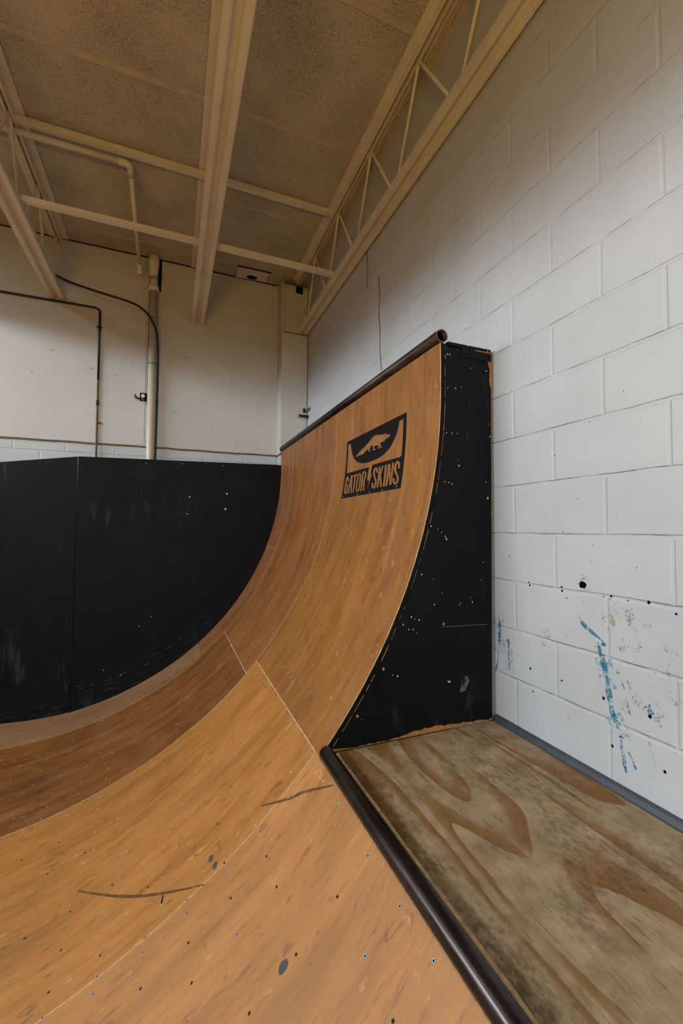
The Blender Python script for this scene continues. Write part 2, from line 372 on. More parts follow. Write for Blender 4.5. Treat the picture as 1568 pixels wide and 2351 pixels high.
# corner pilaster: full depth below the joist pocket, only a thin cheek above
bm = box(B(), 1.056, WX-.001, 4.362, WY-.001, .797, 2.096); box(bm, 1.056, 1.074, 4.362, WY-.001, 2.096, 2.658)
box(bm, 1.074, WX-.001, 4.392, WY-.001, 2.096, 2.640)
pil = link('wall_pilaster', fix(bm), M['plaster'], kind='structure')
bm = box(B(), 1.06, WX-.001, 4.37, WY-.001, FZ, .783); link('pilaster_block', bm, M['back_block'], pil)['kind'] = 'structure'
bm = box(B(), 1.052, WX-.001, 4.358, WY-.001, .783, .797); link('pilaster_edge', bm, M['batten'], pil)['kind'] = 'structure'
bm = box(B(), 1.215, 1.292, 4.388, 4.3925, 2.565, 2.639); box(bm, WX-.004, WX-.0008, 4.354, 4.3615, .80, 2.09); box(bm, WL, 1.05, WY-.0025, WY-.0002, CZ-.011, CZ-.0002); box(bm, 1.076, WX-.002, 4.3600, 4.3625, 2.0935, 2.099); link('dark_pocket_and_lines', bm, M['dark'], pil)['kind'] = 'structure'  # dark hole in the pocket, plus dark lines at corner, ceiling and ledge
# left wall and the wall behind the camera, each with a long window
def pierced(name, horiz, a0, a1, c0, c1, w0, w1, z0, z1, mat):
    bm = B()
    def bx(p0, p1, zz0, zz1):
        box(bm, *((c0, c1, p0, p1) if horiz == 'y' else (p0, p1, c0, c1)), zz0, zz1)
    bx(a0, w0, FZ, CZ); bx(w1, a1, FZ, CZ); bx(w0, w1, FZ, z0); bx(w0, w1, z1, CZ)
    return link(name, bm, mat, kind='structure')
pierced('wall_left', 'y', WF-.2, WY+.2, WL-.2, WL, -.55, 4.35, 2.0, 2.56, M['left_wall'])
pierced('wall_front', 'x', WL, WX, WF-.2, WF, -.5, 1.2, 2.11, 2.38, M['left_wall'])
link('added_light_baffle', box(B(), -2.595, WX-.001, -2.66, -2.50, 2.095, CZ-.001), M['left_wall'], kind='structure')  # unseen beam added to cut the rear light off the upper wall
link('added_light_baffle', fix(prism(B(), [(WF, 1.60), (WY-.001, 2.00), (WY-.001, CZ-.001), (WF, CZ-.001)], 0, -2.75, -2.60)), M['left_wall'], kind='structure')  # unseen sloped beam added to keep the left daylight off the upper walls
glass = NT('window_glass'); glass.b.inputs['Transmission Weight'].default_value = 1; glass.b.inputs['Roughness'].default_value = .25
gm = glass.done(lin((220, 230, 235)), .2, None, .5)
for i, (h, c, a0, a1, z0, z1) in enumerate((('y', WL-.1, -.55, 4.35, 2.0, 2.56), ('x', WF-.1, -.5, 1.2, 2.11, 2.38))):
    bm = B(); n = 5
    for k in range(n+1):
        p = a0 + (a1-a0)*k/n
        box(bm, *((c-.03, c+.03, p-.03, p+.03) if h == 'y' else (p-.03, p+.03, c-.03, c+.03)), z0, z1)
    for zz in (z0, (z0+z1)/2, z1-.05):
        box(bm, *((c-.03, c+.03, a0, a1) if h == 'y' else (a0, a1, c-.03, c+.03)), zz, zz+.05)
    w = link('window_%d' % (i+1), bm, M['left_wall'], kind='structure')
    bm = box(B(), *((c-.005, c+.005, a0, a1) if h == 'y' else (a0, a1, c-.005, c+.005)), z0, z1)
    link('window_pane', bm, gm, w)['kind'] = 'structure'
bm = B()
prism(bm, [(WX-.002, -.842), (WX-.002, -.806), (WX-.008, -.806), (WX-.014, -.812), (WX-.022, -.826), (WX-.024, -.842)], 1, -3.0, 1.505)
link('trim_1', fix(bm), M['greytrim'], kind='structure')

# marks on the right wall: drilled holes, cracks, dragged paint
WD = json.loads('''{"blue":[[[[1.4933,-0.3749],[1.4885,-0.4046],[1.4874,-0.4472],[1.4897,-0.4844],[1.4956,-0.5347]],0.011],[[[1.4956,-0.5347],[1.5023,-0.5794],[1.5162,-0.6326]],0.006],[[[1.4414,-0.4638],[1.436,-0.4803],[1.4379,-0.5016]],0.016],[[[1.4379,-0.5016],[1.4346,-0.5541],[1.4257,-0.6074]],0.008],[[[1.093,-0.2973],[1.0878,-0.316],[1.0743,-0.3303],[1.0427,-0.35],[1.0048,-0.3693]],0.011],[[[1.0251,-0.3766],[1.019,-0.3985],[1.0184,-0.4195]],0.01],[[[1.021,-0.4216],[1.0009,-0.4179]],0.012],[[[1.0048,-0.3717],[1.0036,-0.3853]],0.012],[[[1.0084,-0.4237],[1.003,-0.4499],[0.9947,-0.475],[0.9926,-0.5155]],0.016],[[[0.9926,-0.5155],[0.9845,-0.5627],[0.978,-0.5964]],0.018],[[[0.978,-0.5964],[0.9644,-0.6177],[0.9533,-0.6396],[0.9505,-0.6604]],0.02],[[[0.9525,-0.647],[0.9503,-0.6802],[0.9465,-0.7067],[0.9414,-0.7409],[0.9362,-0.7648]],0.01],[[[0.9288,-0.6926],[0.9178,-0.7096],[0.9059,-0.7366]],0.006],[[[0.8618,-0.5214],[0.861,-0.5426],[0.8493,-0.5434]],0.011]],"green":[[[[0.9592,-0.4485],[0.9573,-0.4609]],0.009],[[[0.9531,-0.4725],[0.9361,-0.5041],[0.9283,-0.5465],[0.9177,-0.5816]],0.004],[[[0.9281,-0.4702],[0.9185,-0.4924],[0.9107,-0.5232]],0.003],[[[0.8658,-0.6332],[0.8572,-0.6585],[0.849,-0.6916]],0.003]],"yellow":[[[[0.9721,-0.2793],[0.9706,-0.2996],[0.9681,-0.3172]],0.01],[[[1.146,-0.6606],[1.1409,-0.696]],0.004]],"holes":[[[1.0786,-0.1915],0.016],[[1.3191,-0.2103],0.004],[[1.3156,-0.2217],0.005],[[1.1649,-0.2094],0.005],[[1.1634,-0.2231],0.005],[[0.9745,-0.2156],0.006],[[0.856,-0.2164],0.0065],[[1.0016,-0.2209],0.003],[[1.3184,-0.5528],0.006],[[1.1721,-0.5527],0.004],[[1.307,-0.6392],0.004],[[1.0083,-0.5564],0.006],[[0.8616,-0.5571],0.007],[[1.1439,-0.2481],0.003],[[0.9198,-0.2208],0.003],[[1.0379,-0.0479],0.002],[[1.4254,-0.11],0.003],[[0.8902,-0.1153],0.002],[[0.7819,-0.2373],0.004],[[0.9808,-0.6986],0.006],[[0.8229,-0.6991],0.0055],[[1.1705,-0.5523],0.004],[[0.874,-0.5342],0.003]],"crack":[[[2.6649,1.8171],[2.644,1.6534],[2.6573,1.5337],[2.6367,1.3984],[2.6432,1.276],[2.6161,1.1106]],[[2.8557,2.1181],[2.8472,1.9606],[2.8542,1.8295]],[[1.5207,0.5868],[1.5263,0.5964]]]}''')
def wall_disc(bm, y, z, r, n=12, ir=.25):
    c = bm.verts.new((WX-.0012, y, z)); ring = []
    for k in range(n):
        rr = r*(1+random.uniform(-ir, ir)); ring.append(bm.verts.new((WX-.0006, y+rr*math.cos(2*PI*k/n), z+rr*math.sin(2*PI*k/n))))
    for k in range(n): bm.faces.new((c, ring[k], ring[(k+1) % n]))
bm = B()
for (y, z), r in WD['holes']: wall_disc(bm, y, z, r*.8)
for k in range(60):
    wall_disc(bm, random.uniform(-.1, 1.5), random.uniform(-.75, .5), random.choice((.0012, .0016, .002)), 6)
link('drill_holes', fix(bm), M['dark'], wr)['kind'] = 'stuff'
def ribbon(bm, path, w, off, fn):
    """flat ribbon along a 2-D path; fn(u, v, off) gives the point"""
    L = []; R_ = []; m = len(path)
    for i, p in enumerate(path):
        a = path[max(i-1, 0)]; b = path[min(i+1, m-1)]; dx, dy = b[0]-a[0], b[1]-a[1]; d = math.hypot(dx, dy) or 1
        ww = (w[i] if isinstance(w, list) else w)/2
        L.append(bm.verts.new(fn(p[0]-dy/d*ww, p[1]+dx/d*ww, off))); R_.append(bm.verts.new(fn(p[0]+dy/d*ww, p[1]-dx/d*ww, off)))
    for i in range(m-1): bm.faces.new((L[i], R_[i], R_[i+1], L[i+1]))
def dense(path, step=.02):
    P = spline([(a, b, 0) for a, b in path], 6); return [(p.x, p.y) for p in P]
wallfn = lambda y, z, off: (WX-off, y, z)
bm = B()
for c in WD['crack'][:2]: ribbon(bm, c, .0075, .0008, wallfn)
for c in ([(2.2, 1.0), (2.4, 1.35), (2.45, 1.6)],): pass
link('wall_crack', fix(bm), M['dark'], wr)
for key in ('blue', 'green', 'yellow'):
    for path, w in WD[key]:
        bm = B(); d = dense(path); m = len(d)
        ws = [w*(1.15 + .35*math.sin(7*i/m+w*400))*(.55+.45*math.sin(PI*(i+.6)/(m+.2))) for i in range(m)]
        ribbon(bm, d, ws, .0009, wallfn); link('paint_smear', fix(bm), M[key], wr, label=('blue' if key == 'blue' else key) + ' streak of paint')
for path, w in ((WD['blue'][0][0], .07), (WD['blue'][3][0], .05), (WD['blue'][8][0], .06), (WD['blue'][10][0], .06)):
    bm = B(); d = dense(path); ribbon(bm, d, w, .0005, wallfn); link('paint_smear', fix(bm), M['bluefaint'], wr, label='pale blue haze of paint')

for y, z, ry, rz in ((.93, -.30, .10, .09), (.78, -.42, .09, .11), (1.07, -.21, .035, .05), (.62, -.16, .06, .06), (.52, -.34, .05, .09), (.88, -.55, .07, .06), (1.25, -.4, .05, .05)):
    bm = B(); bm.faces.new([bm.verts.new((WX-.0004, y+ry*math.cos(2*PI*k/18)*random.uniform(.7, 1.1), z+rz*math.sin(2*PI*k/18)*random.uniform(.7, 1.1))) for k in range(18)])
    link('dirt_patch', bm, M['greyspray'], wr, label='grey speckled dirt')
# ---------------------------------------------------------------- the ramp
CX, CZR, RR = -1.195, .625, 2.255
SQ = RR*PI/2; STOP = SQ + .18
def RP(y, s, off=0.0):
    if s < 0: return (CX+s, y, CZR-RR+off)
    if s > SQ: return (CX+RR-off, y, CZR+s-SQ)
    t = s/RR; r = RR-off; return (CX+r*math.sin(t), y, CZR-r*math.cos(t))
def ssteps(s0, s1, d=.03):
    n = max(1, int(math.ceil((s1-s0)/d))); return [s0+(s1-s0)*i/n for i in range(n+1)]
def slab(y0, y1, s0, s1, o0, o1, bm=None, ny=1):
    """a bent board between offsets o0 (air side) and o1, with UVs in metres (across, along)"""
    bm = bm or B(); uvl = bm.loops.layers.uv.verify(); st = ssteps(s0, s1)
    def grid(off):
        return [[bm.verts.new(RP(y0+(y1-y0)*j/ny, s, off)) for j in range(ny+1)] for s in st]
    T = grid(o0); U = grid(o1); n = len(st)-1; uv = {}
    for G in (T, U):
        for i, s in enumerate(st):
            for j in range(ny+1): uv[G[i][j]] = (y0+(y1-y0)*j/ny, s)
    fs = []
    for i in range(n):
        for j in range(ny):
            f = bm.faces.new((T[i][j], T[i][j+1], T[i+1][j+1], T[i+1][j])); f.smooth = True; fs.append(f)
            f = bm.faces.new((U[i][j], U[i+1][j], U[i+1][j+1], U[i][j+1])); f.smooth = True; fs.append(f)
        fs.append(bm.faces.new((T[i][0], T[i+1][0], U[i+1][0], U[i][0]))); fs.append(bm.faces.new((T[i][ny], U[i][ny], U[i+1][ny], T[i+1][ny])))
    for i in (0, n):
        for j in range(ny): fs.append(bm.faces.new((T[i][j], U[i][j], U[i][j+1], T[i][j+1])))
    for f in fs:
        for l in f.loops: l[uvl].uv = uv[l.vert]
    fix(bm)
    for e in bm.edges:
        if any(not f.smooth for f in e.link_faces): e.smooth = False
    return bm
ramp = thing('skate_ramp', 'tall curved brown skate ramp with black plywood side and steel pipe along its lip', 'skate ramp', (0, 2.5, FZ))
g = .0015
WEAR = -.0014
J1, J2, J3, J4, J5 = 1.950, 1.8537, .409, 1.5755, 2.7196
Y1, Y2, Y3, Y4, YF = .36, 1.555, 2.74, 3.90, 4.343
LEFT = -3.2
SHEETS = [
    (Y1, Y2, -.49, J1, 'm_d', 'near sheet, orange brown'), (Y1, Y2, LEFT, -.49, 'm_d', None), (-.83, Y1, LEFT, J1, 'm_d', None),
    (Y2, Y3, -.49, J1-.0012, 'm_c2', None), (Y2, Y3, LEFT, -.49, 'm_c2', None), (1.515, Y3, J1+.0012, STOP, 'm_c', 'tall sheet with the black stencilled sign'),
    (Y3, Y4, -.586, J2-.0012, 'm_b2', 'darkest sheet'), (Y3, Y4, LEFT, -.586, 'm_b2', None), (Y3, Y4, J2+.0012, STOP, 'm_b', None),
    (Y4, 4.56, LEFT, J3, 'm_a', 'pale sheet, wall sheen in its colour'), (Y4, YF, J3, J4, 'm_a', None), (Y4, YF, J4, J5, 'm_a2', None), (Y4, YF, J5, STOP, 'm_a2', None)]
for y0, y1, s0, s1, mk, lb in SHEETS:
    link('ramp_sheet', slab(y0+g, y1-g, s0+g, s1-g, 0, -.0012), M[mk], ramp, label=lb)
link('under_layer', slab(-.83, YF, LEFT, J1, WEAR, -.024), M['underply'], ramp, label='pale plywood showing in the joints')
link('under_layer', slab(1.518, YF, J1, STOP, WEAR, -.024), M['underply'], ramp)
link('edge_rim', slab(1.5125, 1.5178, J1-.02, STOP-.004, -.0072, -.0142), M['black'], ramp)
link('edge_rim', slab(1.5125, 1.5178, J1-.02, STOP-.004, -.0152, -.0215), M['black'], ramp)
link('skin_edge', slab(1.5134, 1.5149, J1, STOP-.002, -.0002, -.0042), M['underply'], ramp, label='pale raw edge of the riding surface')
# flaking paint line where rim meets panel
bm = B(); s = J1-.01
while s < STOP-.03:
    L = random.uniform(.01, .09)
    if random.random() < .8:
        w = random.uniform(.0007, .0024); st = ssteps(s, s+L, .02); up_ = [RP(1.5112, q, -.0222) for q in st]; dn = [RP(1.5112, q, -.0222-w*random.uniform(.5, 1.3)) for q in st]
        vs_ = [bm.verts.new(p) for p in up_ + dn[::-1]]; bm.faces.new(vs_)
    s += L + random.uniform(0, .03)
link('paint_flakes', fix(bm), M['chipwarm'], ramp, label='bare wood along the black edge')['kind'] = 'stuff'
for ys, sa in ((Y2, -.6), (Y3, -.6), (Y4, .0)):
    sb = J1 if ys == Y2 else STOP-.004
    link('worn_seam', slab(ys-.0017, ys+.0017, sa, sb, .00035, -.0010), M['underply'], ramp, label='pale worn seam between two sheets')
# black side panel
def arc_profile(off, s0, s1): return [(RP(0, q, off)[0], RP(0, q, off)[2]) for q in ssteps(s0, s1)]
bm = B(); prism(bm, arc_profile(-.0235, J1+.01, STOP-.012) + [(1.331, .800), (1.326, .0), (1.320, -.826)], 1, 1.512, 1.524)
sp = link('side_panel', fix(bm), M['black'], ramp, label='black painted plywood side')
PD = json.loads('''{"chips":[[1.0952,0.7586],[1.1069,0.7583],[1.2117,0.7615],[1.2194,0.7155],[1.3131,0.8072],[1.3076,0.7662],[1.305,0.7144],[1.0968,0.6115],[1.1359,0.6139],[1.1676,0.6224],[1.2041,0.8142],[1.0497,0.5068],[1.0097,0.0147],[1.042,0.0019],[1.0613,-0.0111],[1.0793,-0.0282],[1.277,-0.1426],[1.2651,-0.2203],[1.0622,-0.2642],[1.0234,-0.3117],[1.2085,-0.2929],[1.1488,-0.3213],[0.9137,-0.3551],[0.9297,-0.3644],[0.9503,-0.3703],[0.8754,-0.3833],[0.9027,-0.4048],[0.9223,-0.4058],[0.9391,-0.4216],[0.8279,-0.5767],[0.8489,-0.5841],[0.6942,-0.7291],[0.9628,-0.1847],[1.0178,-0.2053],[1.2182,-0.3122],[1.1553,-0.3151],[1.0884,0.4149],[1.1164,0.4161],[1.1423,0.4157],[1.074,0.4123],[1.148,0.3015],[1.0791,0.2038],[1.1149,0.1954],[1.0989,0.2014],[1.3184,0.4742],[1.3221,0.4182],[1.2963,0.2138],[1.3267,0.0738]],"warm":[[1.2085,0.5609],[1.0855,-0.0394],[0.7863,-0.5488],[0.6746,-0.7131],[1.0692,-0.394],[1.1519,0.2781],[1.208,0.5603],[1.3059,0.1413]],"back":[[-0.223,0.6068],[0.0929,0.6202],[0.3026,0.6331],[0.4722,0.6262],[0.145,0.1395],[-0.1507,-0.8182],[-0.253,-0.8959],[-0.5305,-1.2628],[-0.3911,-1.3217]],"backbig":[[0.1617,0.3036],[0.5122,0.3476],[0.4999,0.1933]],"whitesmear":[[1.1705,-0.6248],[1.1907,-0.624],[1.1986,-0.6479],[1.178,-0.6845],[1.1499,-0.6872],[1.1542,-0.6488]],"oval":[[1.0848,-0.6323],[1.0989,-0.6327],[1.1051,-0.6387],[1.0957,-0.6413]],"seam":[[1.0575,-0.4072],[1.2952,-0.4149]]}''')
bm = box(B(), 1.168, 1.331, 1.5085, 1.5119, .758, .799); link('cover_strip', bevel(bm, .001, 1), M['black2'], sp)
def flat_chip(bm, x, z, r, y, n=7):
    ring = [bm.verts.new((x+r*random.uniform(.5, 1.1)*math.cos(2*PI*k/n), y, z+r*random.uniform(.6, 1.3)*math.sin(2*PI*k/n))) for k in range(n)]
    bm.faces.new(ring)
bm = B()
for x, z in PD['chips']: flat_chip(bm, x, z, random.uniform(.0022, .0042), 1.5113)
for q in ('whitesmear',): bm.faces.new([bm.verts.new((x, 1.5114, z)) for x, z in PD['oval']])
ch = link('paint_chips', fix(bm), M['chip'], sp); ch['kind'] = 'stuff'
bm = B()
for x, z in PD['warm']: flat_chip(bm, x, z, .006, 1.5113)
link('paint_chips', fix(bm), M['chipwarm'], sp)['kind'] = 'stuff'
bm = B(); bm.faces.new([bm.verts.new((x, 1.5113, z)) for x, z in PD['whitesmear']]); link('chalk_smear', fix(bm), M['chalk'], sp)
bm = B(); (xa, za), (xb, zb) = PD['seam']; prism(bm, [(xa, za), (xb, zb), (xb, zb+.0022), (xa+.02, za+.0014)], 1, 1.5108, 1.5121); link('panel_seam', fix(bm), M['panelseam'], sp)
# unpainted wood along the foot and the top corner of the panel
bm = B(); n = 70; top = []
for i in range(n+1):
    t = i/n; x = .545 + .775*t
    h = .002 + .019*max(0, min(1, (t-.35)/.2))*max(0, 1-max(0, (t-.62)/.42)) + random.uniform(-.003, .0045)
    if t < .14: h = .014*(1-t/.14) + .002
    top.append((x, -.829 + max(.0015, h)))
for i in range(n):
    a, b = top[i], top[i+1]; prism(bm, [(a[0], -.829), (b[0], -.829), (b[0], b[1]), (a[0], a[1])], 1, 1.5106, 1.5122)
link('raw_edge', fix(bm), M['rawedge'], sp, label='bare plywood along the foot')
bm = B(); n = 26; pts = []
for i in range(n+1):
    t = i/n; w = .004 + .017*(1-t)*abs(math.sin(5*t+.6)) + random.uniform(0, .004); pts.append((.7985-.165*t, w*(1 if t < .95 else .3)))
for i in range(n):
    (za, wa), (zb, wb_) = pts[i], pts[i+1]
    prism(bm, [(1.3315-wa, za), (1.3315, za), (1.3315, zb), (1.3315-wb_, zb)], 1, 1.5104, 1.5122)
for i in range(9):
    x = 1.24+.01*i; prism(bm, [(x, .7995), (x+.0095, .7995), (x+.0095, .7985-random.uniform(.002, .007)), (x, .7985-random.uniform(.002, .006))], 1, 1.5078, 1.512)
link('raw_edge', fix(bm), M['rawedge'], sp, label='bare plywood at the top corner')
bm = box(B(), 1.1, 1.332, 1.5125, YF, .8005, .8155); link('top_board', bm, [M['black2']], ramp)
bm = box(B(), 1.062, 1.10, 1.516, YF, .775, .804); link('top_rail', bm, M['black2'], ramp)
bm = B(); prism(bm, arc_profile(-.026, .0, STOP-.02) + [(1.318, .79), (1.318, FZ), (CX, FZ)], 1, 1.528, 1.546); link('rib', fix(bm), M['underply'], ramp)
bm = B(); prism(bm, arc_profile(-.026, .0, STOP-.02) + [(1.318, .79), (1.318, FZ), (CX, FZ)], 1, 4.31, 4.328); link('rib', fix(bm), M['underply'], ramp)
bm = B(); prism(bm, arc_profile(-.026, .0, J1-.08) + [(.44, FZ), (CX, FZ)], 1, -.7, -.68); link('rib', fix(bm), M['underply'], ramp)
bm = box(B(), LEFT+CX, CX, -.83, YF-.02, FZ, CZR-RR-.026); link('floor_frame', bm, M['underply'], ramp)
# pipe along the high lip, open at the near end
def open_pipe(bm, x, z, y0, y1, r, ri, seg=28):
    def ring(y, q): return [bm.verts.new((x+q*math.cos(2*PI*k/seg), y, z+q*math.sin(2*PI*k/seg))) for k in range(seg)]
    a, b, c, d = ring(y0, r), ring(y1, r), ring(y0, ri), ring(y1, ri)
    for k in range(seg):
        j = (k+1) % seg
        bm.faces.new((a[k], a[j], b[j], b[k])).smooth = True; bm.faces.new((c[k], d[k], d[j], c[j])).smooth = True
        f = bm.faces.new((a[k], c[k], c[j], a[j])); f.material_index = 1; bm.faces.new((b[k], b[j], d[j], d[k]))
    return fix(bm)
link('lip_pipe', open_pipe(B(), 1.0685, .835, 1.511, YF, .0292, .0255), [M['rustpipe'], M['rim']], ramp, label='brown steel pipe, open ended')
bm = B(); c = [bm.verts.new((1.0685+.0255*math.cos(2*PI*k/24), 1.535, .835+.0255*math.sin(2*PI*k/24))) for k in range(24)]; bm.faces.new(c)
link('hollow_shade_disc', fix(bm), M['dark'], ramp)  # dark disc painting in the shade inside the open pipe

